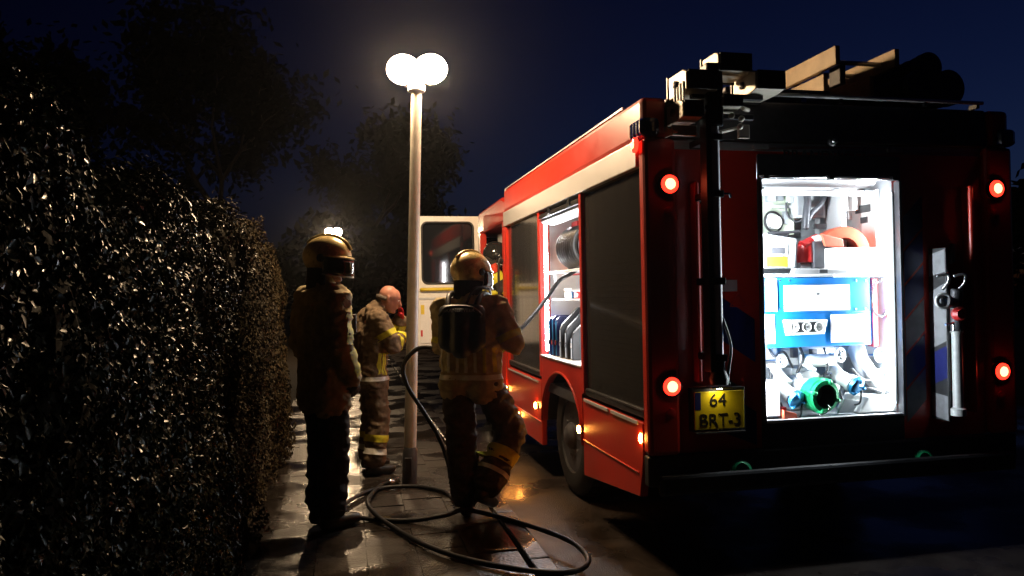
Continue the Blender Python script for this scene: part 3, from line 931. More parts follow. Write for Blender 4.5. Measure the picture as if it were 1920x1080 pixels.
pump = ep('pump_casing', MB().lathe([(0.06, 0), (0.12, 0.02), (0.125, 0.10), (0.09, 0.16), (0.05, 0.18)], pt(1522, 730, .32), (0, 1, 0), 26), M['cast'], smooth='auto')
pbox('pump_block', (1484, 1528), (690, 768), 0.36, 0.56, M['cast'], bevel=0.012)
pipe('delivery_pipe', [(1446, 655, .40), (1448, 680, .36), (1460, 705, .28), (1476, 722, .22)], 0.042, M['cast'])
pipe('delivery_pipe', [(1500, 676, .30), (1530, 676, .28), (1560, 674, .30)], 0.042, M['white'])
pipe('delivery_pipe', [(1606, 654, .40), (1614, 676, .32), (1634, 706, .24), (1662, 730, .18)], 0.056, M['white'])
pipe('delivery_pipe', [(1560, 690, .36), (1570, 702, .28), (1582, 712, .20)], 0.044, M['cast'])
pipe('cross_pipe', [(1440, 662, .46), (1540, 658, .46), (1640, 660, .46)], 0.036, M['cast'])
for px, py, s, r in ((1575, 665, .20, .042), (1648, 666, .22, .040), (1466, 677, .22, .036)):
    c = pt(px, py, s)
    hw = ep('hand_wheel', MB().torus(c, (0.3, -1, 0.1), r, 0.010, 24, 8), M['cast'], smooth=True)
    hub = MB().lathe([(0.012, -0.01), (0.014, 0.02)], c, (0.3, -1, 0.1), 12)
    ax_ = Vector((0.3, -1, 0.1)).normalized(); a_ = ax_.orthogonal().normalized(); b_ = ax_.cross(a_)
    for k in range(5):
        d_ = a_ * math.cos(k * 1.2566) + b_ * math.sin(k * 1.2566)
        hub.cyl(c, c + d_ * r, 0.007, n=8)
    ep('spokes', hub, M['cast'], hw, smooth='auto')
    ep('valve_stem', MB().cyl(c - ax_ * 0.005, c - ax_ * 0.14, 0.012, n=10), M['chrome'], hw, smooth='auto')
for px, py, s, ax_ in ((1482, 740, .16, (0.25, -1, -0.55)), (1592, 716, .14, (0.35, -1, -0.45))):
    c = pt(px, py, s)
    cp = ep('coupling', MB().lathe([(0.045, -0.06), (0.045, 0.0), (0.056, 0.004), (0.056, 0.03), (0.048, 0.034), (0.048, 0.05)], c, ax_, 24), M['cast'], smooth='auto')
    cap = ep('coupling_cap', MB().lathe([(0.052, 0.04), (0.060, 0.044), (0.060, 0.066), (0.04, 0.076)], c, ax_, 20), M['bluecap'], cp, smooth='auto')
    A = Vector(ax_).normalized(); o1 = A.orthogonal().normalized(); o2 = A.cross(o1)
    lugs = MB()
    for k in range(3):
        d_ = o1 * math.cos(k * 2.094) + o2 * math.sin(k * 2.094)
        q = c + A * 0.07 + d_ * 0.055
        lugs.tube([q - A * 0.02, q + A * 0.012, q + A * 0.016 - d_ * 0.02], 0.009, 8)
    ep('cap_lugs', lugs, M['bluecap'], cap, smooth=True)
    ep('cap_strap', MB().tube(catmull([c + A * 0.05 + Vector((0.04, 0, -0.03)), c + A * 0.04 + Vector((0.03, 0, -0.12)), c + Vector((-0.02, 0.02, -0.13)), c + Vector((-0.05, 0.03, -0.05))], 6), 0.006, 8), M['black'], cap, smooth=True)
# big green suction coupling
gc = pt(1546, 743, .06)
gax = Vector((0.10, -1, -0.06)).normalized()
gcp = ep('suction_coupling', MB().lathe([(0.080, -0.16), (0.088, -0.10), (0.106, -0.09), (0.106, -0.02), (0.098, -0.012), (0.098, 0.012), (0.076, 0.018), (0.072, 0.012), (0.068, -0.02), (0.066, -0.14)], gc, gax, 36, cap=False), M['green'], smooth='auto')
ep('coupling_bore', MB().lathe([(0.0675, -0.13), (0.0675, -0.135), (0.001, -0.135)], gc, gax, 28, cap=False), M['ink'], gcp)
ep('coupling_liner', MB().lathe([(0.0665, 0.005), (0.0640, 0.005), (0.0640, -0.13), (0.0665, -0.13)], gc, gax, 32, cap=False), M['rubber'], gcp, smooth='auto')
o1 = gax.orthogonal().normalized(); o2 = gax.cross(o1)
for k in range(4):
    d_ = o1 * math.cos(k * 1.571 + .5) + o2 * math.sin(k * 1.571 + .5)
    q = gc + d_ * 0.098
    ep('lug', MB().tube([q - gax * 0.06, q + gax * 0.018, q + gax * 0.022 - d_ * 0.02], 0.013, 8), M['green'], gcp, smooth=True)
ep('suction_pipe', MB().cyl(gc - gax * 0.10, gc - gax * 0.34, 0.085, n=26), M['cast'], smooth='auto')
ep('drip_chain', MB().tube(catmull([gc + gax * 0.02 + Vector((0.0, 0, -0.045)), gc + gax * 0.03 + Vector((0.012, 0, -0.07)), gc + gax * 0.02 + Vector((-0.01, 0, -0.10)), gc + gax * 0.02 + Vector((-0.05, 0, -0.112))], 6), 0.005, 6), M['chrome'], gcp, smooth=True)
for pth, r in (([(1440, 650, .34), (1452, 668, .30), (1470, 660, .30), (1486, 690, .30)], .008), ([(1500, 652, .30), (1506, 672, .26), (1494, 700, .28)], .009),
               ([(1545, 652, .30), (1552, 690, .24), (1540, 712, .22)], .007), ([(1596, 690, .22), (1620, 712, .20), (1650, 708, .22)], .010), ([(1600, 735, .22), (1630, 728, .16), (1668, 738, .16)], .008),
               ([(1440, 690, .30), (1446, 712, .26), (1440, 740, .34)], .007)):
    pipe('bay_cable', pth, r, M['black'], n=8)
for px, py in ((1492, 662), (1528, 664), (1620, 664)):
    pbox('pipe_clamp', (px - 5, px + 5), (py - 9, py + 9), 0.38, 0.42, M['dgrey'], None, 0.003)
rb_ = random.Random(31)
for px, py, s in ((1452, 700, .30), (1500, 706, .26), (1520, 690, .22), (1552, 704, .30), (1566, 728, .24), (1604, 726, .20), (1622, 690, .34), (1656, 696, .20), (1668, 716, .16), (1448, 748, .32), (1500, 752, .24), (1608, 752, .26)):
    c = pt(px, py, s)
    ax_ = (rb_.uniform(-.6, .6), -1, rb_.uniform(-.5, .8))
    r = rb_.uniform(.014, .026)
    ft = ep('pipe_fitting', MB().lathe([(r * .8, -.07), (r * .8, -.02), (r * 1.25, -.018), (r * 1.25, .004), (r, .006), (r, .03), (r * .6, .036)], c, ax_, 16), rb_.choice((M['cast'], M['white'], M['chrome'])), smooth='auto')
    ep('fitting_nut', MB().lathe([(r * 1.1, .008), (r * 1.1, .020), (r * .9, .022)], c, ax_, 6), rb_.choice((M['dgrey'], M['cast'], M['bluecap'])), ft)
for px, py, w, h, mm in ((1448, 372, 8, 6, 'grey'), (1462, 360, 10, 5, 'dgrey'), (1484, 366, 5, 14, 'lgrey'), (1558, 404, 8, 6, 'dgrey'), (1580, 404, 6, 8, 'dgrey'), (1632, 380, 5, 30, 'dgrey'), (1634, 430, 5, 14, 'dgrey'), (1602, 404, 4, 4, 'orange'), (1540, 424, 10, 5, 'grey'), (1470, 440, 10, 4, 'dgrey')):
    pbox('small_fitting', (px - w, px + w), (py - h, py + h), 0.46, 0.50, M[mm], None, 0.004)
# boxes on the bay floor
pbox('floor_box', (1436, 1464), (716, 781), 0.10, 0.30, M['white'])
ep('floor_box', MB().prism([(pt(1612, 776, .1).x, ZB0 - 0.005), (pt(1688, 776, .1).x, ZB0 - 0.005), (pt(1688, 740, .1).x, pt(1688, 740, .1).z), (pt(1628, 744, .1).x, pt(1628, 744, .1).z)], 1, 0.10, 0.34), M['white'], bevel=0.008)
ep('floor_plate', MB().prism([(pt(1572, 778, .12).x, ZB0), (pt(1600, 778, .12).x, ZB0), (pt(1612, 752, .12).x, pt(1612, 752, .12).z), (pt(1584, 748, .12).x, pt(1584, 748, .12).z)], 1, 0.12, 0.14), M['grey'], bevel=0.003)
ck = tthing('wheel_chock', 'small red and orange wedge lying on the pump bay floor', 'wedge', (pt(1480, 780, .10).x, 0.10, ZB0 - 0.008))
part('wedge_body', MB().prism([(pt(1470, 784, .08).x, ZB0 - 0.008), (pt(1496, 784, .08).x, ZB0 - 0.008), (pt(1494, 775, .08).x, ZB0 + 0.02), (pt(1470, 768, .08).x, ZB0 + 0.045)], 1, 0.08, 0.16), M['orange'], ck, bevel=0.003)
part('grip', MB().box(pt(1468, 784, .16).x, pt(1476, 784, .16).x, 0.162, 0.22, ZB0 - 0.008, ZB0 + 0.05), M['vred'], ck, bevel=0.003)

# --- rear lamps
def rear_lamp(u, z, lit=True, r=0.054):
    c = Vector((u, 0.0, z))
    h = ep('rear_lamp', MB().lathe([(r + 0.012, 0.0), (r + 0.012, 0.018), (r, 0.022), (r, 0.016), (0.001, 0.016)], c, (0, -1, 0), 26, cap=False), M['black'], smooth='auto')
    ep('lens', MB().lathe([(r, 0.014), (r * 0.98, 0.026), (r * 0.80, 0.034), (r * 0.62, 0.036), (r * 0.62, 0.020)], c, (0, -1, 0), 26, cap=False), M['redlens'], h, smooth='auto')
    ep('bulb', MB().lathe([(r * 0.60, 0.020), (r * 0.57, 0.034), (r * 0.3, 0.042), (0.001, 0.044)], c, (0, -1, 0), 20, cap=False), M['redcore'], h, smooth=True)


for (px, py) in ((1253, 346), (1257, 724)):
    u, z = RR(px, py)
    rear_lamp(u, z)
    rear_lamp(W - u, z)
    for uu in (u, W - u):
        ep('reflector', MB().lathe([(0.03, 0), (0.03, 0.008), (0.026, 0.01)], (uu, 0, z - 0.16), (0, -1, 0), 18), M['vred'], smooth='auto')
# side lamp by the beacon
s_, z_ = 0.06, SS(1197, 272)[1]
sl = ep('side_lamp', MB().lathe([(0.045, 0), (0.045, 0.012), (0.035, 0.02)], (-0.013, s_ + 0.03, z_), (-1, 0, 0), 20), M['redlens'], smooth='auto')
ep('bulb', MB().lathe([(0.022, 0.018), (0.018, 0.028), (0.001, 0.032)], (-0.013, s_ + 0.03, z_), (-1, 0, 0), 16, cap=False), M['redcore'], sl, smooth=True)
# corner beacons, unlit
for u0, u1 in ((-0.02, 0.10), (W - 0.10, W + 0.02)):
    bz0, bz1 = Z_BAND + 0.005, Z_BAND + 0.12
    b = ep('beacon', MB().box(u0, u1, -0.02, 0.20, bz0, bz1), M['bluelens'], bevel=0.03)
    for k in range(4):
        ep('beacon_rib', MB().box(u0 - 0.004, u0 + 0.004, 0.0 + 0.05 * k, 0.008 + 0.05 * k, bz0 + 0.02, bz1 - 0.02) if u0 < 1 else MB().box(u1 - 0.004, u1 + 0.004, 0.05 * k, 0.008 + 0.05 * k, bz0 + 0.02, bz1 - 0.02), M['chrome'], b)
# number plate
pu0, pz1 = RR(1300, 735); pu1, pz0 = RR(1394, 801)
npl = ep('number_plate', MB().box(pu0, pu1, -0.012, -0.004, pz0, pz1), M['plate'], bevel=0.003)
ep('plate_holder', MB().box(pu0 - 0.012, pu1 + 0.012, -0.003, 0.048, pz0 - 0.012, pz1 + 0.02), M['black'], npl, bevel=0.004)
ep('plate_band', MB().box(pu0 + 0.001, pu0 + 0.040, -0.0135, -0.0121, pz1 - 0.105, pz1 - 0.004), M['navy'], npl)
lettering('plate_digits', '64', 0.105, npl, ((pu0 + pu1) / 2 - 0.01, -0.013, pz1 - 0.055), M['ink'], 1.05)
lettering('plate_digits', 'BRT-3', 0.105, npl, ((pu0 + pu1) / 2 + 0.003, -0.013, pz0 + 0.052), M['ink'], 0.98)
ep('plate_lip', MB().box(pu0, pu1, -0.03, -0.004, pz0 - 0.022, pz0 - 0.013), M['chrome'], npl, bevel=0.002)
plh = ep('plate_lamp', MB().box(pu0 + 0.08, pu1 - 0.10, -0.07, -0.004, pz1 + 0.022, pz1 + 0.034), M['chrome'], npl, bevel=0.003)
me = MB().add([(pu0 + 0.115, -0.065, pz1 + 0.0205), (pu0 + 0.155, -0.065, pz1 + 0.0205), (pu0 + 0.155, -0.030, pz1 + 0.0205), (pu0 + 0.115, -0.030, pz1 + 0.0205)], [(0, 1, 2, 3)])
pm = bpy.data.meshes.new('lamp_face'); pm.from_pydata(me.v, [], me.f)
if pm.polygons[0].normal.z > 0: pm.flip_normals()
link_mesh('lamp_face', pm, M['platelight'], npl)
# slanted reflective film on the rear wall, both sides
def film(poly, material, parent, s=0.049):
    ep('reflective_stripe', MB().prism(poly, 1, s - 0.002, s), material, parent)


for k, (z0, mm) in enumerate(((0.72, M['navy']), (1.00, M['wfilm']), (1.28, M['navy']))):
    zz = z0
    if k != 1:
        film([(0.46, zz), (0.46, zz + 0.26), (0.71, zz + 0.10), (0.71, max(0.62, zz - 0.16))], mm, lp)
film([(0.46, 0.995), (0.46, 1.07), (0.62, 0.965), (0.62, 0.89)], M['inkgrey'], lp, 0.0485)
ep('notice', MB().box(0.50, 0.60, 0.046, 0.0485, 1.55, 1.62), M['cream'], lp)
tri = [(0.55, 1.46), (0.66, 1.46), (0.605, 1.54)]
for i in range(3):
    a, b = Vector((tri[i][0], 0.047, tri[i][1])), Vector((tri[(i + 1) % 3][0], 0.047, tri[(i + 1) % 3][1]))
    ep('warning_triangle', MB().tube([a, b], 0.004, 6), M['vred'], lp)
for k in range(3):
    z0 = 0.70 + 0.44 * k
    film([(1.76, z0), (1.76, z0 + 0.20), (1.90, z0 + 0.34), (1.90, z0 + 0.14)], M['wfilm'] if k < 2 else M['navy'], rp_)
    film([(1.76, z0 + 0.22), (1.76, z0 + 0.42), (1.90, z0 + 0.56), (1.90, z0 + 0.36)], M['navy'], rp_)
# red inner strips (edges of the recessed middle)
for u, zb in ((0.300, 1.02), (W - 0.36, 0.75)):
    ep('edge_strip', MB().box(u, u + 0.03, -0.03, 0.047, zb, 2.20), M['red'], bevel=0.012)

# --- swung-out equipment flap at the right of the bay, striped white and navy
fl = ep('equipment_flap', MB().box(1.935, 1.955, -0.10, 0.046, 0.72, 1.80), M['black'], bevel=0.004)
def flapstripe(z0, dz, slope, mm):
    a = MB().add([(1.9335, -0.095, z0 + slope), (1.9335, 0.04, z0), (1.9335, 0.04, z0 + dz), (1.9335, -0.095, z0 + dz + slope)], [(0, 1, 2, 3)])
    a.add([(1.9345, -0.095, z0 + slope), (1.9345, 0.04, z0), (1.9345, 0.04, z0 + dz), (1.9345, -0.095, z0 + dz + slope)], [(0, 3, 2, 1)])
    ep('reflective_stripe', a, mm, fl)
flapstripe(1.62, 0.14, 0.03, M['wfilm'])
flapstripe(1.16, 0.36, 0.06, M['wfilm'])
flapstripe(0.74, 0.15, -0.015, M['wfilm'])
flapstripe(0.93, 0.20, 0.06, M['navy'])
# standpipe and branch clipped beside the flap
sp = tthing('standpipe', 'silver standpipe with ring coupling clipped upright right of the pump bay', 'standpipe', (2.02, -0.10, 0.76))
b0 = Vector((1.985, -0.12, 0.76))
part('tube', MB().lathe([(0.045, 0), (0.045, 0.04), (0.030, 0.05), (0.030, 0.50), (0.040, 0.52)], b0, (0, 0, 1), 22), M['cast'], sp, 'auto')
hd = part('head', MB().tube(catmull([b0 + Vector((0, 0, 0.52)), b0 + Vector((0, 0, 0.66)), b0 + Vector((0.0, -0.01, 0.78))], 6), [0.034] * 13, 16), M['dgrey'], sp, True)
rc = Vector((1.825, -0.20, 1.47))
part('ring_coupling', MB().torus(rc, (-0.35, -1, 0), 0.042, 0.010, 28, 8).torus(rc + Vector((0.004, 0.012, 0)), (-0.35, -1, 0), 0.026, 0.007, 24, 8), M['cast'], sp, True)
part('outlet', MB().lathe([(0.042, 0), (0.036, 0.09), (0.03, 0.17)], rc + Vector((0.006, 0.012, 0)), (0.16, 0.08, -0.02), 20), M['dgrey'], sp, 'auto')
part('red_outlet_cap', MB().lathe([(0.04, 0), (0.045, 0.02), (0.03, 0.05)], (1.93, -0.19, 1.39), (-0.2, -1, 0), 18), M['vred'], sp, 'auto')
for u in (1.865, 1.985):
    part('clip', MB().tube(catmull([(u - 0.03, -0.14, 1.62), (u + 0.02, -0.17, 1.63), (u + 0.03, -0.16, 1.58), (u + 0.015, -0.13, 1.54)], 5), 0.010, 8), M['chrome'], sp, True)
part('clip', MB().tube([(1.835, -0.2, 1.325), (1.89, -0.2, 1.335), (1.893, -0.2, 1.29)], 0.009, 8), M['chrome'], sp, 'auto')
for z0 in (0.80, 1.2):
    part('mount', MB().box(1.95, 2.03, -0.075, 0.049, z0, z0 + 0.1), M['black'], sp, bevel=0.004)
ep('pale_slat', MB().prism([(2.09, 1.70), (2.115, 1.72), (2.12, 1.83), (2.10, 1.83)], 1, 0.02, 0.048), M['wfilm'])

# green blind caps hanging low at the rear
for px, py in ((1394, 878), (1738, 858)):
    u, z = RR(px, py, -0.02)
    ep('blind_cap', MB().lathe([(0.06, 0), (0.066, 0.01), (0.066, 0.05), (0.045, 0.06), (0.04, 0.045), (0.001, 0.045)], (u, 0.042, z - 0.035), (0, -1, 0.35), 24, cap=False), M['green'], smooth='auto')
    ep('cap_bracket', MB().box(u - 0.03, u + 0.03, 0.03, 0.09, z - 0.09, z - 0.0), M['black'])

# --- light mast
M['mastpaint'] = mat('pale_mast_tube', (0.75, 0.76, 0.78), 0.5, 0.0, 0.5, var=0.06, scale=8)
ms = ep('mast', MB().cyl((0.425, -0.06, 1.16), (0.425, -0.06, 2.50), 0.028, n=18), M['mastpaint'], smooth='auto')
ep('mast_sleeve', MB().box(0.365, 0.398, -0.085, 0.0, 1.12, 2.62), M['black'], ms, bevel=0.006)
for z in (1.20, 1.63, 2.12, 2.44):
    ep('mast_clamp', MB().box(0.385, 0.465, -0.095, 0.18, z - 0.02, z + 0.02), M['black'], ms, bevel=0.006)
ep('clamp_handle', MB().tube([(0.46, -0.08, 2.12), (0.50, -0.08, 2.12), (0.51, -0.08, 2.10)], 0.008, 8), M['chrome'], ms)
ep('mast_foot', MB().lathe([(0.05, 0), (0.055, 0.03), (0.035, 0.10), (0.030, 0.16)], (0.425, -0.06, 1.05), (0, 0, 1), 18), M['black'], ms, smooth='auto')
ep('mast_cable', MB().tube(catmull([(0.45, -0.07, 1.42), (0.485, -0.08, 1.30), (0.49, -0.08, 1.22), (0.47, -0.08, 1.10), (0.48, -0.07, 1.05)], 8), 0.008, 8), M['black'], ms, smooth=True)
# flood lamps on the mast head (sides catch the street lamp)
M['flood'] = mat('flood_lamp_housing', (0.60, 0.54, 0.44), 0.45, 0.1, 0.5, var=0.12, scale=14)


def flood(u, s, z, w, d, h, fins=True, tilt=0.0):
    hd = ep('flood_lamp', MB().prism([(s, z + 0.012), (s + d * 0.25, z), (s + d, z + tilt), (s + d, z + h + tilt), (s + d * 0.2, z + h), (s, z + h - 0.02)], 0, u, u + w), M['flood'], bevel=0.006)
    ep('back_plate', MB().box(u + 0.008, u + w + 0.004, s - 0.012, s - 0.001, z + 0.01, z + h - 0.012), M['black'], hd, bevel=0.004)
    if fins:
        for k in range(4):
            ep('fin', MB().box(u - 0.008, u - 0.001, s + d * (0.12 + 0.16 * k), s + d * (0.12 + 0.16 * k) + 0.012, z - 0.045, z + h * 0.45), M['black'], hd)
    ep('rim', MB().box(u - 0.006, u + w + 0.006, s + d + 0.001, s + d + 0.015, z + tilt - 0.008, z + h + tilt + 0.008), M['black'], hd)
    ep('pivot', MB().lathe([(0.022, 0), (0.022, 0.012), (0.008, 0.018)], (u - 0.001, s + d * 0.55, z + h * 0.5), (-1, 0, 0), 14), M['dgrey'], hd)
    return hd


flood(0.235, -0.12, 2.685, 0.19, 0.24, 0.13)
flood(0.44, -0.10, 2.80, 0.20, 0.20, 0.125, fins=False)
flood(0.655, -0.12, 2.70, 0.18, 0.26, 0.13, fins=False, tilt=0.0)
flood(0.22, -0.10, 2.535, 0.12, 0.22, 0.115, fins=False)
flood(0.46, -0.10, 2.60, 0.12, 0.20, 0.085, fins=False)
mh = ep('mast_head', MB().box(0.375, 0.475, -0.09, 0.0, 2.50, 2.86), M['black'], ms, bevel=0.012)
ep('mast_yoke', MB().box(0.30, 0.74, -0.055, -0.015, 2.665, 2.695), M['black'], ms, bevel=0.004)
ep('mast_yoke', MB().box(0.34, 0.68, -0.055, -0.015, 2.55, 2.58), M['dgrey'], ms, bevel=0.004)
for (u, z) in ((0.52, 2.56), (0.57, 2.50), (0.58, 2.545), (0.345, 2.58)):
    ep('knob', MB().ball((u, -0.09, z), (0.018, 0.018, 0.018), 12, 8), M['flood'], ms, smooth=True)
ep('stay_bar', MB().tube([(0.46, -0.07, 2.47), (0.66, 0.02, 2.53)], 0.010, 8), M['flood'], ms)
ep('stay_bar', MB().tube([(0.60, -0.07, 2.61), (0.72, 0.08, 2.64)], 0.012, 8), M['flood'], ms)
ep('foot_plate', MB().prism([(-0.08, 2.463), (0.10, 2.463), (0.10, 2.53), (0.02, 2.50)], 0, 0.195, 0.20), M['flood'], ms)
ep('foot_plate', MB().box(0.19, 0.34, -0.02, 0.0, 2.456, 2.515), M['flood'], ms, bevel=0.004)
ep('foot_plate', MB().box(0.60, 0.67, -0.02, 0.0, 2.45, 2.53), M['flood'], ms, bevel=0.004)

for o_ in list(eng.children):
    if o_.name.startswith(('mast', 'flood_lamp')) and o_.name.split('.')[0] in ('mast', 'flood_lamp'):
        o_.location = (-0.083, -0.14, -0.02)

# --- things on the roof
Z_ROOF = 2.452
lad = tthing('roof_ladder', 'long two-section ladder with tan stiles lying on the engine roof', 'ladder', (1.73, 2.0, 2.75))
for u, z0, z1, s0 in ((1.50, 3.04, 3.165, 0.30), (1.95, 3.04, 3.165, 0.30), (1.545, 2.90, 3.035, 0.50), (1.905, 2.90, 3.035, 0.50)):
    part('stile', MB().box(u - 0.018, u + 0.018, s0, 3.85, z0, z1), M['wood'], lad, bevel=0.006)
for k in range(12):
    part('rung', MB().tube([(1.51, 0.45 + 0.28 * k, 3.10), (1.94, 0.45 + 0.28 * k, 3.10)], 0.016, 10), M['silver'], lad, True)
for s in (0.62, 3.4):
    part('rack', MB().box(1.46, 1.99, s, s + 0.05, 2.86, 2.897).box(1.50, 1.54, s, s + 0.05, Z_ROOF, 2.86).box(1.91, 1.95, s, s + 0.05, Z_ROOF, 2.86), M['black'], lad)
part('end_hook', MB().box(1.555, 1.60, 0.36, 0.48, 2.93, 3.06), M['black'], lad, bevel=0.006)
rb = tthing('roof_box', 'long dark equipment box on the roof below the ladder', 'box', (1.2, 1.2, Z_ROOF))
part('box_body', MB().box(0.72, 1.44, 0.34, 2.4, Z_ROOF, 2.83), M['dgrey'], rb, bevel=0.015)
part('box_lid', MB().box(0.70, 1.46, 0.33, 2.41, 2.832, 2.87), M['dgrey'], rb, bevel=0.010)
for u in (0.9, 1.25):
    part('latch', MB().box(u - 0.02, u + 0.02, 0.315, 0.329, 2.78, 2.85), M['chrome'], rb, bevel=0.003)
for u, z, lab in ((2.10, 2.90, 'left of two dark suction hoses lying along the engine roof'), (2.30, 2.90, 'right of two dark suction hoses lying along the engine roof')):
    h = tthing('suction_hose', lab, 'suction hose', (u, 1.5, z - 0.1), 'suction hoses on the roof')
    path = [(u, 0.30 + 0.04 * k, z) for k in range(60)]
    part('ribbed_tube', MB().tube(path, [0.115 if k % 2 else 0.107 for k in range(60)], 20), M['rubber'], h, 'auto')
    part('end_coupling', MB().lathe([(0.08, 0), (0.122, 0.0), (0.122, 0.05), (0.10, 0.06)], (u, 0.24, z), (0, 1, 0), 24), M['dgrey'], h, 'auto')
for u, z in ((2.20, 3.055), ):
    h = tthing('suction_hose', 'topmost dark suction hose resting on the two others on the roof', 'suction hose', (u, 1.5, z - 0.1))
    path = [(u, 0.36 + 0.04 * k, z) for k in range(60)]
    part('ribbed_tube', MB().tube(path, [0.095 if k % 2 else 0.088 for k in range(60)], 20), M['rubber'], h, 'auto')
    part('end_coupling', MB().lathe([(0.06, 0), (0.10, 0.0), (0.10, 0.05), (0.08, 0.06)], (u, 0.30, z), (0, 1, 0), 24), M['dgrey'], h, 'auto')
rt_ = ep('hose_cradle', MB().box(1.98, 2.39, 0.5, 0.56, Z_ROOF, 2.785).box(1.98, 2.39, 2.2, 2.26, Z_ROOF, 2.785), M['black'])

# --- shutters of interlocking slats on the left side
def shutter(s0, s1, z0, z1):
    sh_ = ep('shutter', MB().box(0.055, 0.06, s0, s1, z0, z1), M['dgrey'])
    n = int(round((z1 - z0) / 0.037))
    hgt = (z1 - z0) / n
    me = MB().box(0.0, 0.012, 0.004, s1 - s0 - 0.004, 0.0003, hgt - 0.0003).mesh('slat')
    me.materials.append(M['shutter'])
    for k in range(n):
        o = bpy.data.objects.new('slat', me)
        col.objects.link(o); o.parent = sh_
        o.location = (0.030 + random.uniform(-0.0001, 0.0001), s0, z0 + hgt * k)
    ep('bottom_bar', MB().box(0.012, 0.045, s0 + 0.002, s1 - 0.002, z0 - 0.055, z0 - 0.002), M['black'], sh_, bevel=0.006)
    ep('bar_edge', MB().box(0.006, 0.0115, s0 + 0.02, s1 - 0.02, z0 - 0.012, z0 - 0.004), M['chrome'], sh_)
    return sh_


shutter(0.105, 1.243, 0.86, Z_SH1)
shutter(2.562, 3.948, 0.86, Z_SH1)
for a, b in ((0.16, 0.64), (0.70, 1.22)):
    ep('sill_trim', MB().box(-0.012, -0.002, a, b, 0.762, 0.785), M['silver'], bevel=0.003)
ep('sill_trim', MB().box(-0.012, -0.002, 2.60, 3.90, 0.755, 0.77), M['silver'], bevel=0.003)
# --- lower red panels with wheel arch
ARC_S, ARC_Z, ARC_R = 1.89, 0.33, 0.60
ep('lower_panel', MB().prism([(0.10, 0.78), (1.275, 0.78), (1.275, 0.21), (0.16, 0.33), (0.10, 0.55)], 0, 0.0, 0.05), M['red'], bevel=0.008)
ep('panel_crease', MB().tube([(-0.003, 0.17, 0.475), (-0.003, 1.27, 0.475)], 0.006, 6), M['red'])
ep('lower_panel', MB().prism([(2.51, 0.78), (3.945, 0.78), (3.945, 0.20), (2.51, 0.20)], 0, 0.0, 0.05), M['red'], bevel=0.008)
ep('panel_crease', MB().tube([(-0.003, 2.52, 0.41), (-0.003, 3.94, 0.41)], 0.006, 6), M['red'])
arc = [(ARC_S + ARC_R * math.cos(math.pi * k / 24), ARC_Z + 0.10 + (ARC_R - 0.12) * math.sin(math.pi * k / 24)) for k in range(25)]
arc = [(max(1.28, min(2.505, a)), b) for a, b in arc]
for i in range(24):
    pass
ap = MB()
outer = [(2.505, 1.0), (1.28, 1.0)]
for k in range(24):
    (a0, b0_), (a1, b1_) = arc[k], arc[k + 1]
    for u in (0.0, 0.05):
        ap.add([(u, a0, b0_), (u, a1, b1_), (u, a1, 1.0), (u, a0, 1.0)], [(0, 1, 2, 3) if u else (3, 2, 1, 0)])
    ap.add([(0.0, a0, b0_), (0.05, a0, b0_), (0.05, a1, b1_), (0.0, a1, b1_)], [(0, 1, 2, 3)])
ep('wheel_arch_panel', ap, M['red'])
ep('arch_lip', MB().tube([(-0.004, a, b) for a, b in arc], 0.010, 8), M['red'], smooth=True)
wl = MB()
for k in range(24):
    (a0, b0_), (a1, b1_) = arc[k], arc[k + 1]
    wl.add([(0.051, a0, b0_), (0.6, a0, b0_), (0.6, a1, b1_), (0.051, a1, b1_)], [(0, 1, 2, 3)])
ep('wheel_arch_liner', wl, M['black'])
# --- wheels
def wheel(u, s, side):
    r = 0.48
    zc = ROAD_Z + r
    ax_ = (-1, 0, 0) if side < 0 else (1, 0, 0)
    o = ep('wheel', MB().lathe([(0.12, 0.0), (0.15, 0.02), (0.26, -0.02), (0.285, 0.03)], (u, s, zc), ax_, 32), M['dgrey'], smooth='auto')
    ep('tyre', MB().lathe([(0.28, 0.02), (0.30, 0.045), (0.40, 0.055), (0.455, 0.035), (r, 0.0), (r, -0.24), (0.455, -0.275), (0.30, -0.28), (0.28, -0.25)], (u, s, zc), ax_, 44, cap=False), M['rubber'], o, smooth='auto')
    tb_ = MB()
    for k in range(44):
        a = 2 * math.pi * k / 44
        for off in (0.0, 0.12):
            c = Vector((u - (ax_[0]) * (0.06 + off), s + math.cos(a + off) * (r + 0.004), zc + math.sin(a + off) * (r + 0.004)))
            t = Vector((0, -math.sin(a + off), math.cos(a + off))); rr = Vector((0, math.cos(a + off), math.sin(a + off)))
            tb_.add([c + Vector((x * 0.045, 0, 0)) + t * y * 0.022 + rr * zz for x in (-1, 1) for y in (-1, 1) for zz in (-0.008, 0.006)],
                    [(0, 1, 3, 2), (4, 6, 7, 5), (0, 4, 5, 1), (2, 3, 7, 6), (1, 5, 7, 3), (0, 2, 6, 4)])
    ep('tread', tb_, M['rubber'], o)
    nb = MB()
    for k in range(10):
        a = 2 * math.pi * k / 10
        p = Vector((u + ax_[0] * 0.0, s + 0.17 * math.cos(a), zc + 0.17 * math.sin(a)))
        nb.cyl(p, p + Vector(ax_) * 0.04, 0.016, 0.014, 6)
    ep('wheel_nuts', nb, M['chrome'], o)
    ep('hub', MB().lathe([(0.11, 0.0), (0.11, 0.05), (0.08, 0.08), (0.06, 0.09)], (u, s, zc), ax_, 20), M['dgrey'], o, smooth='auto')


wheel(0.13, ARC_S, -1)
wheel(W - 0.13, ARC_S, 1)
wheel(0.13, 5.75, -1)
wheel(W - 0.13, 5.75, 1)
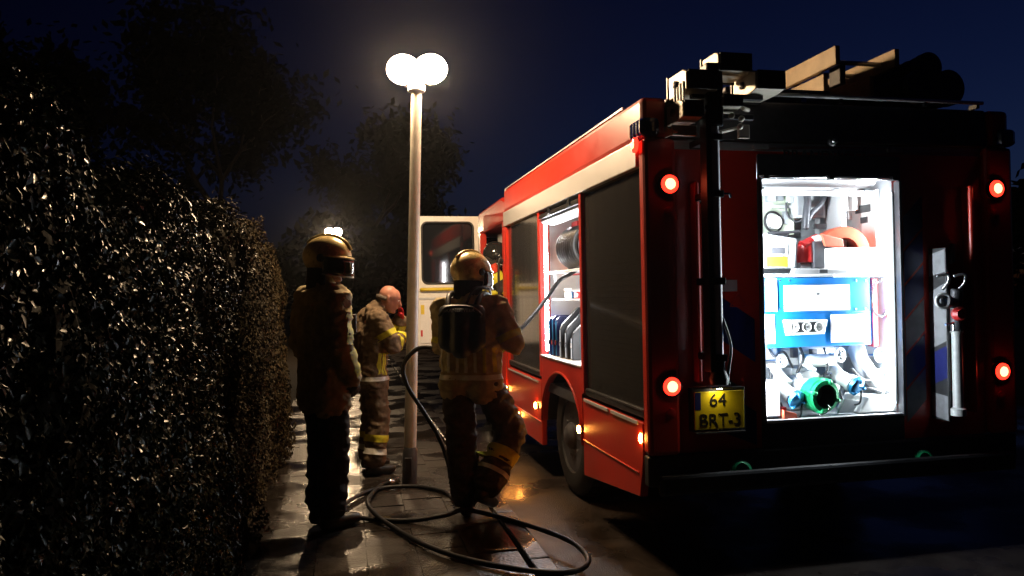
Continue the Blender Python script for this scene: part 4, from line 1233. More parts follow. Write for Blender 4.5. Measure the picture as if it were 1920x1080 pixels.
# --- amber side markers
def marker(s, z, h=0.05, w=0.030):
    b = ep('side_marker', MB().box(-0.012, -0.001, s - 0.05, s + 0.05, z - 0.03, z + 0.03), M['black'], bevel=0.004)
    ep('amber_lens', MB().ball((-0.014, s, z), (0.014, w, h * 0.5), 14, 10), M['amber'], b, smooth=True)


for px, py in ((1089, 805), (1007, 760), (952, 729), (975, 778)):
    s, z = SS(px, py)
    marker(s, z, 0.060, 0.032)
s, z = SS(1205, 823)
ep('corner_marker', MB().ball((-0.004, 0.13, z), (0.010, 0.010, 0.030), 12, 8), M['amber'], smooth=True)

# --- open side locker
lk = ep('locker', MB().box(0.60, 0.62, LOCK0, LOCK1, 1.0, Z_SH1).box(0.06, 0.60, LOCK0 - 0.02, LOCK0 - 0.003, 1.0, Z_SH1).box(0.06, 0.60, LOCK1 + 0.003, LOCK1 + 0.02, 1.0, Z_SH1)
        .box(0.052, 0.60, LOCK0, LOCK1, 0.99, 1.012).box(0.06, 0.60, LOCK0, LOCK1, 2.27, 2.29), M['white'])
ep('locker_sill', MB().box(-0.01, 0.051, LOCK0, LOCK1, 1.003, 1.018), M['silver'], bevel=0.003)
ep('red_back_panel', MB().box(0.30, 0.33, 2.30, 2.48, 1.72, 2.20), M['vred'], lk, bevel=0.004)
for k in range(4):
    ep('rolled_slats', MB().cyl((0.04 + 0.03 * k, LOCK0 + 0.005, 2.215 - 0.008 * k), (0.04 + 0.03 * k, LOCK1 - 0.005, 2.215 - 0.008 * k), 0.022, n=12), M['silver'], lk, smooth='auto')
ep('bottom_bar', MB().box(0.0, 0.03, LOCK0 + 0.01, LOCK1 - 0.01, 2.225, 2.265), M['black'], lk, bevel=0.005)
for s in (1.5, 2.1):
    ep('bar_hook', MB().box(-0.012, -0.001, s, s + 0.05, 2.235, 2.285), M['black'], lk)
strip(0.060, 2.492, -0.25, -0.97, 1.05, 2.18, 0.035, M['led2'], lk)
strip(0.075, LOCK0 + 0.012, 0.6, 0.8, 1.05, 2.18, 0.03, M['led2'], lk)
ep('locker_shelf', MB().box(0.075, 0.58, LOCK0 + 0.02, LOCK1 - 0.06, 1.735, 1.755), M['white'], lk, bevel=0.003)
ep('locker_shelf', MB().box(0.10, 0.58, LOCK0 + 0.02, LOCK1 - 0.06, 1.50, 1.515), M['cream'], lk, bevel=0.003)
ep('shelf_bracket', MB().prism([(2.28, 1.735), (2.34, 1.735), (2.30, 1.60), (2.28, 1.60)], 0, 0.09, 0.11), M['white'], lk)
rl_ = tthing('hose_reel', 'black hose wound on a reel inside the open side locker', 'hose reel', (0.28, 2.05, 1.757))
part('drum', MB().cyl((0.28, 1.80, 1.95), (0.28, 2.27, 1.95), 0.13, n=24), M['dgrey'], rl_, 'auto')
for s in (2.275,):
    part('drum_flange', MB().lathe([(0.03, 0), (0.11, 0), (0.11, 0.008), (0.03, 0.008)], (0.28, s, 1.95), (0, 1, 0), 28), M['dgrey'], rl_, 'auto')
for k in range(8):
    part('hose_turn', MB().torus((0.27, 1.78 + 0.064 * k, 1.95), (0, 1, 0.02), 0.168, 0.022, 36, 10), M['ink'], rl_, True)
part('reel_stand', MB().box(0.20, 0.36, 2.26, 2.272, 1.757, 1.95), M['dgrey'], rl_)
rf = part('reel_fitting', MB().cyl((0.16, 2.05, 2.10), (0.20, 2.20, 2.12), 0.02, n=10), M['chrome'], rl_, 'auto')
# upright flat cases on the locker floor
cases = [(2.42, 0.06, 0.026, 1.36, 'nearest the lit strip'), (2.34, 0.07, 0.030, 1.37, 'second from the lit strip'), (2.26, 0.08, 0.030, 1.36, 'third from the lit strip'),
         (2.10, 0.07, 0.05, 1.44, 'fourth from the lit strip'), (1.97, 0.08, 0.05, 1.42, 'fifth from the lit strip'), (1.84, 0.09, 0.05, 1.38, 'sixth and last from the lit strip')]
for i, (s, u, th, zt, where) in enumerate(cases):
    kindc = 'blue' if i < 3 else 'black'
    c_ = tthing('flat_case', f'upright flat {kindc} case in the side locker, {where}', 'case', (u + 0.12, s, 1.013), 'flat cases standing in the side locker')
    z0 = 1.013
    if i < 3:
        poly = [(u, z0), (u + 0.30, z0), (u + 0.30, zt), (u + 0.03, zt), (u, zt - 0.03)]
    else:
        poly = [(u, z0), (u + 0.30, z0), (u + 0.30, zt), (u + 0.16, zt), (u + 0.02, zt - 0.14), (u, zt - 0.18)]
    part('case_body', MB().prism(poly, 1, s - th / 2, s + th / 2), M['navy'] if i < 3 else M['black'], c_, bevel=0.006)
    part('edge_band', MB().tube([(u - 0.002, s, z0 + 0.01), (u - 0.002, s, zt - (0.04 if i < 3 else 0.19))], 0.006, 6), M['bluecap'] if i < 3 else M['grey'], c_)
    part('case_catch', MB().box(u - 0.012, u - 0.001, s - 0.012, s + 0.012, z0 + 0.10, z0 + 0.14), M['chrome'], c_)
bx_ = tthing('blue_tray', 'small blue and white tray on the middle shelf of side locker', 'tray', (0.2, 2.0, 1.516))
part('tray_body', MB().box(0.12, 0.34, 1.90, 2.12, 1.516, 1.575), M['blue'], bx_, bevel=0.006)
part('tray_lid', MB().box(0.115, 0.345, 1.895, 2.125, 1.577, 1.60), M['white'], bx_, bevel=0.004)
bx_ = tthing('red_box', 'small red box beside the blue tray in the side locker', 'box', (0.2, 1.8, 1.516))
part('box_body', MB().box(0.12, 0.34, 1.72, 1.86, 1.516, 1.57), M['vred'], bx_, bevel=0.006)
part('box_lid', MB().box(0.115, 0.345, 1.715, 1.865, 1.572, 1.585), M['white'], bx_, bevel=0.004)

# --- cab
C0, C1 = 4.06, 6.45
D0, D1 = 4.16, 5.55      # crew door opening
cr = ep('cab_roof', MB().prism([(C0, 2.36), (C0, 2.60), (C0 + 0.25, 2.66), (5.75, 2.64), (6.15, 2.52), (6.35, 2.36)], 0, 0.02, W - 0.02), M['red'], bevel=0.03)
ep('cab_side', MB().box(0.0, 0.08, C0, D0, 0.35, 2.36), M['red'], bevel=0.008)
ep('cab_side', MB().box(0.0, 0.08, D1, 5.66, 0.95, 2.36), M['red'], bevel=0.008)
ep('cab_side', MB().box(0.0, 0.08, C0 + 0.1, D1, 0.35, 0.93), M['red'], bevel=0.008)
ep('cab_front', MB().box(0.05, W - 0.05, 6.30, 6.40, 0.45, 1.40), M['red'], bevel=0.03)
ep('windscreen', MB().add([(0.10, 6.36, 1.42), (W - 0.10, 6.36, 1.42), (W - 0.10, 6.22, 2.35), (0.10, 6.22, 2.35)], [(0, 1, 2, 3)]).add([(0.10, 6.37, 1.42), (W - 0.10, 6.37, 1.42), (W - 0.10, 6.23, 2.35), (0.10, 6.23, 2.35)], [(0, 3, 2, 1)]), M['glass'])
ep('cab_floor', MB().box(0.08, W - 0.08, C0, 6.30, 0.85, 0.93), M['dgrey'])
ep('cab_back', MB().box(0.08, W - 0.08, C0, C0 + 0.04, 0.93, 2.36), M['grey'])
ep('cab_right_side', MB().box(W - 0.08, W, C0, 6.30, 0.45, 1.45), M['red'])
ep('cab_side_glass', MB().box(W - 0.06, W - 0.05, C0 + 0.2, 6.1, 1.45, 2.36), M['glass'])
ep('cab_side', MB().box(0.0, 0.08, 5.66, 6.30, 0.95, 1.45), M['red'], bevel=0.008)
wn = ep('cab_window', MB().box(0.03, 0.04, 5.70, 6.22, 1.46, 2.34), M['glass'])
ep('window_frame', MB().box(0.022, 0.05, 5.665, 5.70, 1.46, 2.35).box(0.022, 0.05, 5.70, 6.22, 2.341, 2.36), M['black'], wn)
ep('cab_partition', MB().box(0.35, W - 0.35, 5.30, 5.36, 0.93, 2.1), M['dgrey'])
ep('crew_seat', MB().box(0.45, W - 0.45, 4.12, 4.55, 0.94, 1.32).box(0.45, W - 0.45, 4.12, 4.24, 1.32, 2.05), M['dgrey'], bevel=0.03)
ep('roof_lamp_bracket', MB().box(0.02, 0.09, S_BODY + 0.0, S_BODY + 0.06, 2.60, 2.72), M['cream'], bevel=0.012)
ep('grab_bar', MB().tube(catmull([(0.0, 4.11, 1.10), (-0.05, 4.11, 1.12), (-0.05, 4.11, 1.9), (0.0, 4.11, 1.92)], 5), 0.014, 8), M['black'], smooth=True)
ep('cab_mirror_glass', MB().box(0.14, 0.16, 4.86, 5.10, 1.92, 2.30), M['lgrey'])
# open crew door, white inside, hinged at its front edge
dz0, dz1 = 0.93, 2.58
du1 = -0.015
du0 = du1 - 0.80
dS = 5.60
WNX0, WNX1, WNZ0, WNZ1 = du0 + 0.07, du1 - 0.07, 1.72, 2.50
door = ep('crew_door', MB().box(du0, WNX0, dS, dS + 0.06, dz0, dz1).box(WNX1, du1, dS, dS + 0.06, dz0, dz1)
          .box(WNX0, WNX1, dS, dS + 0.06, WNZ1, dz1).box(WNX0, WNX1, dS, dS + 0.06, dz0, WNZ0), M['cream'])
ep('window_pane', MB().box(WNX0, WNX1, dS + 0.028, dS + 0.036, WNZ0, WNZ1), M['glass'], door)
sl_pts = []
rr_ = 0.07
for cx, cz, a0 in ((WNX1 - rr_, WNZ1 - rr_, 0), (WNX0 + rr_, WNZ1 - rr_, 90), (WNX0 + rr_, WNZ0 + rr_, 180), (WNX1 - rr_, WNZ0 + rr_, 270)):
    for k in range(6):
        a = R(a0 + 18 * k)
        sl_pts.append((cx + rr_ * math.cos(a), dS - 0.002, cz + rr_ * math.sin(a)))
ep('window_seal', MB().tube(sl_pts, 0.014, 8, closed=True), M['black'], door, smooth=True)
for cx, cz, sx, sz in ((WNX1, WNZ1, -1, -1), (WNX0, WNZ1, 1, -1), (WNX0, WNZ0, 1, 1), (WNX1, WNZ0, -1, 1)):
    pts2 = [(cx, cz)] + [(cx + sx * (rr_ - rr_ * math.cos(R(15 * k))), cz + sz * (rr_ - rr_ * math.sin(R(15 * k)))) for k in range(7)]
    ep('window_corner', MB().prism(pts2, 1, dS + 0.001, dS + 0.027), M['cream'], door)
ep('door_bar', MB().tube(catmull([(WNX0 + 0.02, dS - 0.005, 1.64), (WNX0 + 0.03, dS - 0.04, 1.645), (WNX1 + 0.03, dS - 0.04, 1.645), (WNX1 + 0.04, dS - 0.005, 1.64)], 5), 0.022, 10), M['yellow'], door, smooth=True)
ep('door_lining', MB().box(du0 + 0.03, du1 - 0.03, dS - 0.012, dS - 0.001, dz0 + 0.03, 1.50), M['white'], door, bevel=0.005)
ep('door_trim', MB().box(du0 + 0.02, du1 - 0.02, dS - 0.012, dS - 0.001, 1.515, 1.545), M['lgrey'], door, bevel=0.003)
ep('door_label', MB().box(du0 + 0.04, du0 + 0.085, dS - 0.015, dS - 0.0125, 1.33, 1.45), M['yellow'], door)
ep('door_label', MB().box(du0 + 0.035, du0 + 0.06, dS - 0.015, dS - 0.0125, 1.05, 1.13), M['vred'], door)
ep('door_edge', MB().box(du0 - 0.012, du0 - 0.001, dS + 0.0, dS + 0.055, dz0, dz1), M['black'], door)
ep('step', MB().box(-0.26, 0.05, 4.3, 5.4, 0.36, 0.398), M['silver'])

# ================================================================== people
def blob(prims, voxel=0.010, smooth=6, fold=0.0, fscale=14.0, seed=0):
    """tapered capsules merged into one continuous surface; returns a mesh"""
    mb = MB()
    for pr in prims:
        if pr[0] == 'b':
            mb.ball(pr[1], pr[2], 18, 12)
            continue
        p0, r0, p1, r1 = pr
        p0 = Vector(p0); p1 = Vector(p1)
        mb.ball(p0, r0, 16, 10)
        mb.ball(p1, r1, 16, 10)
        if (p1 - p0).length > 1e-4:
            mb.cyl(p0, p1, r0, r1, 16)
    me = mb.mesh('blob')
    o = bpy.data.objects.new('blob', me)
    col.objects.link(o)
    rm = o.modifiers.new('remesh', 'REMESH'); rm.mode = 'VOXEL'; rm.voxel_size = voxel
    if smooth:
        sm = o.modifiers.new('smooth', 'SMOOTH'); sm.factor = 0.5; sm.iterations = smooth
    dg = bpy.context.evaluated_depsgraph_get()
    out = bpy.data.meshes.new_from_object(o.evaluated_get(dg))
    bpy.data.objects.remove(o)
    bpy.data.meshes.remove(me)
    if fold > 0:
        nv = len(out.vertices)
        co = np.empty(nv * 3); out.vertices.foreach_get('co', co); co = co.reshape(-1, 3)
        nr = np.array([v.normal[:] for v in out.vertices])
        for i in range(nv):
            p = Vector(co[i])
            q = Vector((p.x * 1.0, p.y * 1.0, p.z * 1.7)) * fscale * 0.5 + Vector((seed, 0, 0))
            a = 1 - 2 * abs(noise.noise(q)) 
            b = noise.noise(q * 2.3) + 0.5 * (1 - 2 * abs(noise.noise(q * 4.1)))
            co[i] += nr[i] * fold * (a * 0.8 - 0.4 + b * 0.5)
        out.vertices.foreach_set('co', co.ravel())
        out.update()
    for p in out.polygons:
        p.use_smooth = True
    return out


class Figure:
    def __init__(self, label, base, heading, scale, J, seed=0):
        """J: joints in the figure's axes (x right, y forward, z up), metres at 1.80 m height"""
        self.o = thing('person', label, 'person', base, -heading)
        self.k = scale
        self.J = {n: Vector(p) * scale for n, p in J.items()}
        self.seed = seed

    def link(self, name, me, material, parent=None, smooth=True):
        return link_mesh(name, me, material, parent or self.o, smooth)

    def mb(self, name, mb, material, parent=None, smooth='auto', bevel=0):
        return link_mesh(name, mb.mesh(name), material, parent or self.o, smooth, bevel)

    def head_axes(self):
        h = self.J['head']; f = (self.J['look'] - h).normalized()
        up = Vector((0, 0, 1)); rt = f.cross(up).normalized(); up = rt.cross(f)
        return h, f, rt, up

    def body(self, fingers=('L', 'R')):
        k = self.k; J = self.J
        h, f, rt, up = self.head_axes()
        def H(x, y, z):
            return h + (rt * x + f * y + up * z) * k
        pr = [(H(0, -0.015, 0.035), .088 * k, H(0, 0.02, 0.03), .080 * k), (H(0, 0.01, -0.03), .075 * k, H(0, 0.045, -0.075), .045 * k),
              (H(0, 0.05, 0.0), .060 * k, H(0, 0.05, -0.05), .050 * k),
              (H(0, 0.094, 0.02), .011 * k, H(0, 0.118, -0.022), .016 * k),       # nose
              (H(-0.03, 0.088, 0.035), .013 * k, H(0.03, 0.088, 0.035), .013 * k),  # brow
              (H(-0.02, 0.092, -0.062), .010 * k, H(0.02, 0.092, -0.062), .010 * k),  # lips
              (H(0, 0.075, -0.098), .022 * k, H(0, 0.07, -0.095), .022 * k)]
        for s in (-1, 1):
            pr.append((H(0.083 * s, -0.005, 0.02), .016 * k, H(0.085 * s, 0.0, -0.02), .012 * k))
        pr += [(H(0, -0.02, -0.06), .058 * k, J['neck'], .062 * k)]
        pr += [(J['neck'], .058 * k, J['chest'], .095 * k), (J['chest'], .095 * k, J['pelvis'], .09 * k)]
        for s in ('L', 'R'):
            pr += [(J['neck'] * .7 + J['chest'] * .3, .05 * k, J['sh' + s], .045 * k), (J['sh' + s], .045 * k, J['el' + s], .036 * k), (J['el' + s], .036 * k, J['ha' + s], .028 * k)]
            pr += [(J['hip' + s], .085 * k, J['kn' + s], .058 * k), (J['kn' + s], .058 * k, J['an' + s], .04 * k)]
            pr += self.hand(s)
        me = blob(pr, 0.0075, 3)
        b = self.link('body', me, M['skin'])
        for s in (-1, 1):
            eb = MB().ball(H(0.031 * s, 0.088, 0.012), 0.0115 * k, 10, 8)
            self.mb('eye', eb, M['white'], b, True)
            eb = MB().ball(H(0.031 * s, 0.0975, 0.012), 0.0045 * k, 8, 6)
            self.mb('iris', eb, M['ink'], b, True)
        return b

    def hand(self, s, grow=1.0):
        k = self.k; J = self.J
        w = J['ha' + s]
        d = (J['fi' + s] - w).normalized()
        pn = Vector(J['pa' + s]).normalized() if ('pa' + s) in J else Vector((0, 0, -1))
        pn = (pn - d * pn.dot(d)).normalized()      # palm normal: fingers curl towards it
        sd = d.cross(pn)
        th = 1 if s == 'R' else -1
        curl = J['cu' + s].x / k if ('cu' + s) in J else 0.5
        out = [(w, .027 * k * grow, w + d * .05 * k, .026 * k * grow)]
        for i, (off, L) in enumerate(((-.030, .072), (-.010, .080), (.010, .075), (.029, .060))):
            r = (.0095 if i < 3 else .0085) * k * grow
            a = w + d * .075 * k + sd * off * th * k
            out.append((w + d * .03 * k + sd * off * .7 * th * k, .014 * k * grow, a, r * 1.15))
            p = a; ang = curl * 0.5
            for seg in range(3):
                dd = d * math.cos(ang) + pn * math.sin(ang)
                q = p + dd * L * k * (0.42, 0.33, 0.25)[seg]
                out.append((p, r * (1 - .08 * seg), q, r * (1 - .08 * (seg + 1))))
                p = q; ang += curl
        t0 = w + d * .02 * k - sd * .028 * th * k
        t1 = t0 + (d * .6 - sd * .55 * th + pn * .45).normalized() * .045 * k
        t2 = t1 + (d * .8 - sd * .1 * th + pn * .6).normalized() * .032 * k
        out += [(t0, .016 * k * grow, t1, .0125 * k * grow), (t1, .0125 * k * grow, t2, .0105 * k * grow)]
        return out

    def jacket(self, material, hem=0.84, bulk=1.0, collar=True):
        k = self.k; J = self.J
        lean = (J['chest'] - J['pelvis'])
        pr = []
        pc = J['pelvis']; ch = J['chest']
        rtv = (J['shR'] - J['shL']).normalized()
        rtp = (J['hipR'] - J['hipL']).normalized()
        hemz = J['pelvis'] + Vector((0, 0, (hem - 0.95) * k))
        for s, sg in (('L', -1), ('R', 1)):
            a = ch + rtv * .095 * sg * k
            b = pc + rtp * .085 * sg * k
            c = hemz + rtp * .095 * sg * k
            pr += [(a, .125 * k * bulk, b, .122 * k * bulk), (b, .122 * k * bulk, c, .130 * k * bulk)]
            pr += [(J['neck'] + Vector((0, 0, -.03 * k)), .075 * k, J['sh' + s], .088 * k), (a, .12 * k, J['sh' + s], .090 * k)]
            wr = J['el' + s] + (J['ha' + s] - J['el' + s]) * 0.93
            pr += [(J['sh' + s], .090 * k, J['el' + s], .074 * k), (J['el' + s], .074 * k, wr, .062 * k)]
        pr.append((ch, .13 * k * bulk, pc, .125 * k * bulk))
        if collar:
            pr.append((J['neck'], .085 * k, J['neck'] + (J['head'] - J['neck']) * 0.30, .082 * k))
        me = blob(pr, 0.012, 4, 0.019, 17, self.seed)
        self.jk = self.link('jacket', me, material)
        self.bvh = BVHTree.FromPolygons([v.co.copy() for v in me.vertices], [tuple(p.vertices) for p in me.polygons])
        return self.jk

    def trousers(self, material, bulk=1.0):
        k = self.k; J = self.J
        pr = [(J['hipL'], .095 * k, J['hipR'], .095 * k)]
        for s in ('L', 'R'):
            low = J['kn' + s] + (J['an' + s] - J['kn' + s]) * 0.86
            pr += [(J['hip' + s], .098 * k * bulk, J['kn' + s], .090 * k * bulk), (J['kn' + s], .090 * k * bulk, low, .092 * k * bulk)]
        me = blob(pr, 0.012, 4, 0.020, 15, self.seed + 3)
        self.tr = self.link('trousers', me, material)
        self.tbvh = BVHTree.FromPolygons([v.co.copy() for v in me.vertices], [tuple(p.vertices) for p in me.polygons])
        return self.tr

    def boots(self):
        k = self.k; J = self.J
        for s in ('L', 'R'):
            a = J['an' + s]
            d = J['to' + s] - a
            d = d.normalized() if d.length > 0 else Vector((0, 1, 0))
            shin = (J['kn' + s] - a).normalized()
            sole = a - shin * .055 * k
            pr = [(a + shin * .16 * k, .066 * k, a, .056 * k), (a - shin * 0.02 * k, .056 * k, sole - d * .03 * k, .046 * k), (sole, .048 * k, sole + d * .14 * k, .044 * k),
                  (sole + d * .14 * k, .044 * k, sole + d * .175 * k, .038 * k)]
            me = blob(pr, 0.011, 4)
            self.link('boot', me, M['boot'])

    def gloves(self, which, material):
        for s in which:
            me = blob(self.hand(s, 1.22) + [(self.J['ha' + s], .036 * self.k, self.J['ha' + s] + (self.J['el' + s] - self.J['ha' + s]).normalized() * .06 * self.k, .044 * self.k)], 0.006, 2)
            self.link('glove', me, material)

    def band(self, name, p, axis, width, material, bvh=None, parent=None, arc=(0, 360), off=0.005, n=40, rmax=0.3):
        """a strip of tape round a sleeve, a leg or the trunk, lying on the cloth"""
        bvh = bvh or self.bvh
        p = Vector(p); axis = Vector(axis).normalized()
        a = axis.orthogonal().normalized()
        if abs(axis.z) > .6:
            a = (Vector((0, 1, 0)) - axis * axis.y).normalized()
        b = axis.cross(a)
        rows = []
        m_ = int(n * (arc[1] - arc[0]) / 360)
        closed = (arc[1] - arc[0]) >= 359
        for w in (-0.5, -0.17, 0.17, 0.5):
            row = []
            for j in range(m_ + (0 if closed else 1)):
                t = R(arc[0] + (arc[1] - arc[0]) * j / m_)
                d = a * math.cos(t) + b * math.sin(t)
                o_ = p + axis * w * width
                hit = bvh.ray_cast(o_ + d * rmax, -d, rmax * 1.0)
                q = hit[0] if hit[0] is not None else o_ + d * 0.06
                row.append(q + d * off)
            rows.append(row)
        mb = MB()
        nn = len(rows[0])
        vs = [q for r_ in rows for q in r_]
        fs = []
        for i in range(3):
            for j in range(nn if closed else nn - 1):
                j2 = (j + 1) % nn
                fs.append((i * nn + j, i * nn + j2, (i + 1) * nn + j2, (i + 1) * nn + j))
        mb.add(vs, fs)
        return link_mesh(name, mb.mesh(name), material, parent or self.jk, True)

    def patch(self, name, pts, dirn, material, width, bvh=None, parent=None, off=0.006):
        """a strip of tape along a polyline pushed on to the cloth along dirn"""
        bvh = bvh or self.bvh
        dirn = Vector(dirn).normalized()
        pts = catmull(pts, 6)
        L, Rr = [], []
        for i, p in enumerate(pts):
            t = (pts[min(i + 1, len(pts) - 1)] - pts[max(i - 1, 0)]).normalized()
            sdv = t.cross(dirn).normalized()
            row = []
            for w in (-0.5, 0, 0.5):
                o_ = p + sdv * w * width
                hit = bvh.ray_cast(o_ - dirn * 0.6, dirn, 1.0)
                row.append((hit[0] if hit[0] is not None else o_) - dirn * off)
            L.append(row)
        vs = [q for r_ in L for q in r_]
        fs = []
        for i in range(len(L) - 1):
            for j in range(2):
                fs.append((i * 3 + j, i * 3 + j + 1, i * 3 + j + 4, i * 3 + j + 3))
        mb = MB().add(vs, fs)
        return link_mesh(name, mb.mesh(name), material, parent or self.jk, True)

    def helmet(self, shell, visor_up=0.0):
        k = self.k
        h, f, rt, up = self.head_axes()
        def H(x, y, z):
            return h + (rt * x + f * y + up * z) * k
        nu, nv = 40, 20
        vs, fs = [], []
        for i in range(nv + 1):
            th = math.pi * i / nv
            for j in range(nu):
                ph = 2 * math.pi * j / nu
                x = 0.128 * math.sin(th) * math.cos(ph); y = 0.158 * math.sin(th) * math.sin(ph); z = 0.135 * math.cos(th)
                fr_ = math.sin(ph)             # 1 at the front
                cut = -0.075 + 0.085 * max(0, fr_) ** 0.8 if fr_ > -0.2 else -0.085
                if z < cut:
                    z = cut
                vs.append(H(x, y - 0.008, z + 0.045))
        for i in range(nv):
            for j in range(nu):
                fs.append((i * nu + j, i * nu + (j + 1) % nu, (i + 1) * nu + (j + 1) % nu, (i + 1) * nu + j))
        mb = MB().add(vs, fs)
        hel_ = self.mb('helmet', mb, shell, None, 'auto')
        # crest
        cr_ = MB().tube([H(0, 0.165 * math.cos(a) - 0.008, 0.142 * math.sin(a) + 0.045) for a in [R(20 + 7 * i) for i in range(19)]], 0.010 * k, 8)
        self.mb('crest', cr_, shell, hel_, True)
        # visor shield: a curved band in front
        rows = []
        for zi in range(5):
            z = 0.050 - 0.030 * zi + visor_up
            g_ = 0.172 + 0.010 * math.sin(zi * .7)
            rows.append([H(0.136 * math.sin(R(a)), g_ * math.cos(R(a)) - 0.008, z - 0.012 * math.cos(R(a))) for a in range(-85, 86, 10)])
        nn = len(rows[0])
        vs = [q for r_ in rows for q in r_]
        fs = [(i * nn + j, i * nn + j + 1, (i + 1) * nn + j + 1, (i + 1) * nn + j) for i in range(4) for j in range(nn - 1)]
        vz = self.mb('visor', MB().add(vs, fs), M['visor'], hel_, True)
        sm = vz.modifiers.new('solid', 'SOLIDIFY'); sm.thickness = 0.004
        self.mb('visor_rim', MB().tube(rows[-1], 0.0055 * k, 8), M['silvertape'], hel_, True)
        self.mb('brow_band', MB().tube(rows[0], 0.007 * k, 8), shell, hel_, True)
        for s in (-1, 1):
            self.mb('visor_pivot', MB().lathe([(0.026 * k, 0), (0.026 * k, 0.012), (0.012 * k, 0.018)], H(0.122 * s, -0.01, 0.03), rt * s, 14), M['black'], hel_)
        # neck guard
        rows = []
        for zi in range(4):
            rows.append([H((0.112 - 0.004 * zi) * math.sin(R(a)), -0.13 * math.cos(R(a)) - 0.004, -0.035 - 0.045 * zi) for a in range(-100, 101, 10)])
        nn = len(rows[0])
        vs = [q for r_ in rows for q in r_]
        fs = [(i * nn + j, i * nn + j + 1, (i + 1) * nn + j + 1, (i + 1) * nn + j) for i in range(3) for j in range(nn - 1)]
        ng = self.mb('neck_guard', MB().add(vs, fs), M['cloth'], hel_, True)
        sm = ng.modifiers.new('solid', 'SOLIDIFY'); sm.thickness = 0.006
        return hel_

    def along(self, a, b, t):
        return self.J[a] + (self.J[b] - self.J[a]) * t


STAND = dict(head=(0, 0.03, 1.69), look=(0, 1.0, 1.66), neck=(0, -0.01, 1.51), chest=(0, 0, 1.30), pelvis=(0, 0, 0.97),
             shL=(-.195, -.01, 1.46), shR=(.195, -.01, 1.46), elL=(-.27, -.03, 1.17), elR=(.27, -.03, 1.17),
             haL=(-.27, .08, .95), haR=(.27, .08, .95), fiL=(-.26, .11, .80), fiR=(.26, .11, .80), paL=(1, 0, 0), paR=(-1, 0, 0), cuL=(.45, 0, 0), cuR=(.45, 0, 0),
             hipL=(-.10, 0, .93), hipR=(.10, 0, .93), knL=(-.11, .02, .52), knR=(.11, .02, .52), anL=(-.115, 0, .10), anR=(.115, 0, .10),
             toL=(-.15, 1, .10), toR=(.15, 1, .10))


def flip(p, **kw):
    d = dict(p); d.update(kw); return d


# --- left: watching, seen from behind and his right, head turned to the engine
b_ = P(612, 985, 5.26)
LF = Figure('helmeted firefighter in dark jacket standing with back turned beside the glossy hedge', (b_.x, b_.y, 0), R(48), 1.06,
            flip(STAND, head=(0.02, 0.03, 1.69), look=(0.72, 0.72, 1.62), elR=(.245, -.02, 1.17), haR=(.21, .08, .95), fiR=(.17, .15, .82),
                 elL=(-.25, -.04, 1.17), haL=(-.22, .10, .97), knL=(-.09, .03, .52), anL=(-.085, 0, .10), knR=(.09, .02, .52), anR=(.10, -.02, .10)), 1)
LF.body()
LF.jacket(M['cloth2'], hem=0.80)
LF.trousers(M['cloth'])
LF.boots()
LF.gloves('LR', M['glove'])
LF.helmet(M['gold'])
k = LF.k
fv = Vector((-.80, -.60, 0))
LF.patch('sleeve_tape', [LF.along('shR', 'elR', .25), LF.along('shR', 'elR', .6), LF.along('shR', 'elR', .98)], fv, M['hivis'], 0.10)
LF.patch('sleeve_tape', [LF.along('elR', 'haR', .12), LF.along('elR', 'haR', .5), LF.along('elR', 'haR', .85)], fv, M['hivis'], 0.085)
LF.patch('front_tape', [Vector((.10, 0, 1.36)) * k, Vector((.11, 0, 1.2)) * k, Vector((.12, 0, .98)) * k], (-.3, -1, 0), M['hivis'], 0.05)
LF.mb('shoulder_badge', MB().lathe([(0.032, 0), (0.030, 0.006), (0.001, 0.008)], LF.along('shR', 'elR', 0.10) + Vector((.088, 0.02, 0.0)) * k, (1, 0.1, 0.15), 16), M['silvertape'], LF.jk)
rd = LF.mb('radio', MB().box(0.06, 0.12, 0.155, 0.19, 1.30, 1.44), M['black'], None, bevel=0.006)
LF.mb('aerial', MB().cyl((0.075, 0.172, 1.44), (0.075, 0.172, 1.56), 0.006, n=8), M['black'], rd)

# --- middle: bare head bowed, one arm across, other hand at the mouth
b_ = P(698, 885, 6.87)
BM = Figure('bareheaded firefighter with bowed head holding one hand to the mouth', (b_.x, b_.y, 0), R(62), 0.97,
            flip(STAND, head=(0.05, 0.17, 1.585), look=(0.35, 0.90, 1.30), neck=(0.01, 0.03, 1.46), chest=(0, 0.01, 1.26), shL=(-.185, .02, 1.41), shR=(.185, .02, 1.41),
                 elR=(.25, .13, 1.17), haR=(.03, .30, 1.22), fiR=(-.10, .33, 1.25), paR=(0, -1, 0), cuR=(.35, 0, 0),
                 elL=(-.13, .26, 1.18), haL=(0.00, .30, 1.40), fiL=(0.04, .29, 1.52), paL=(.3, -1, 0), cuL=(.55, 0, 0),
                 knL=(-.13, .05, .52), anL=(-.16, .02, .10), knR=(.12, .03, .52), anR=(.15, -.03, .10)), 7)
BM.body()
BM.jacket(M['cloth3'], hem=0.80)
BM.trousers(M['cloth3'], 1.08)
BM.boots()
BM.gloves('L', M['redglove'])
k = BM.k
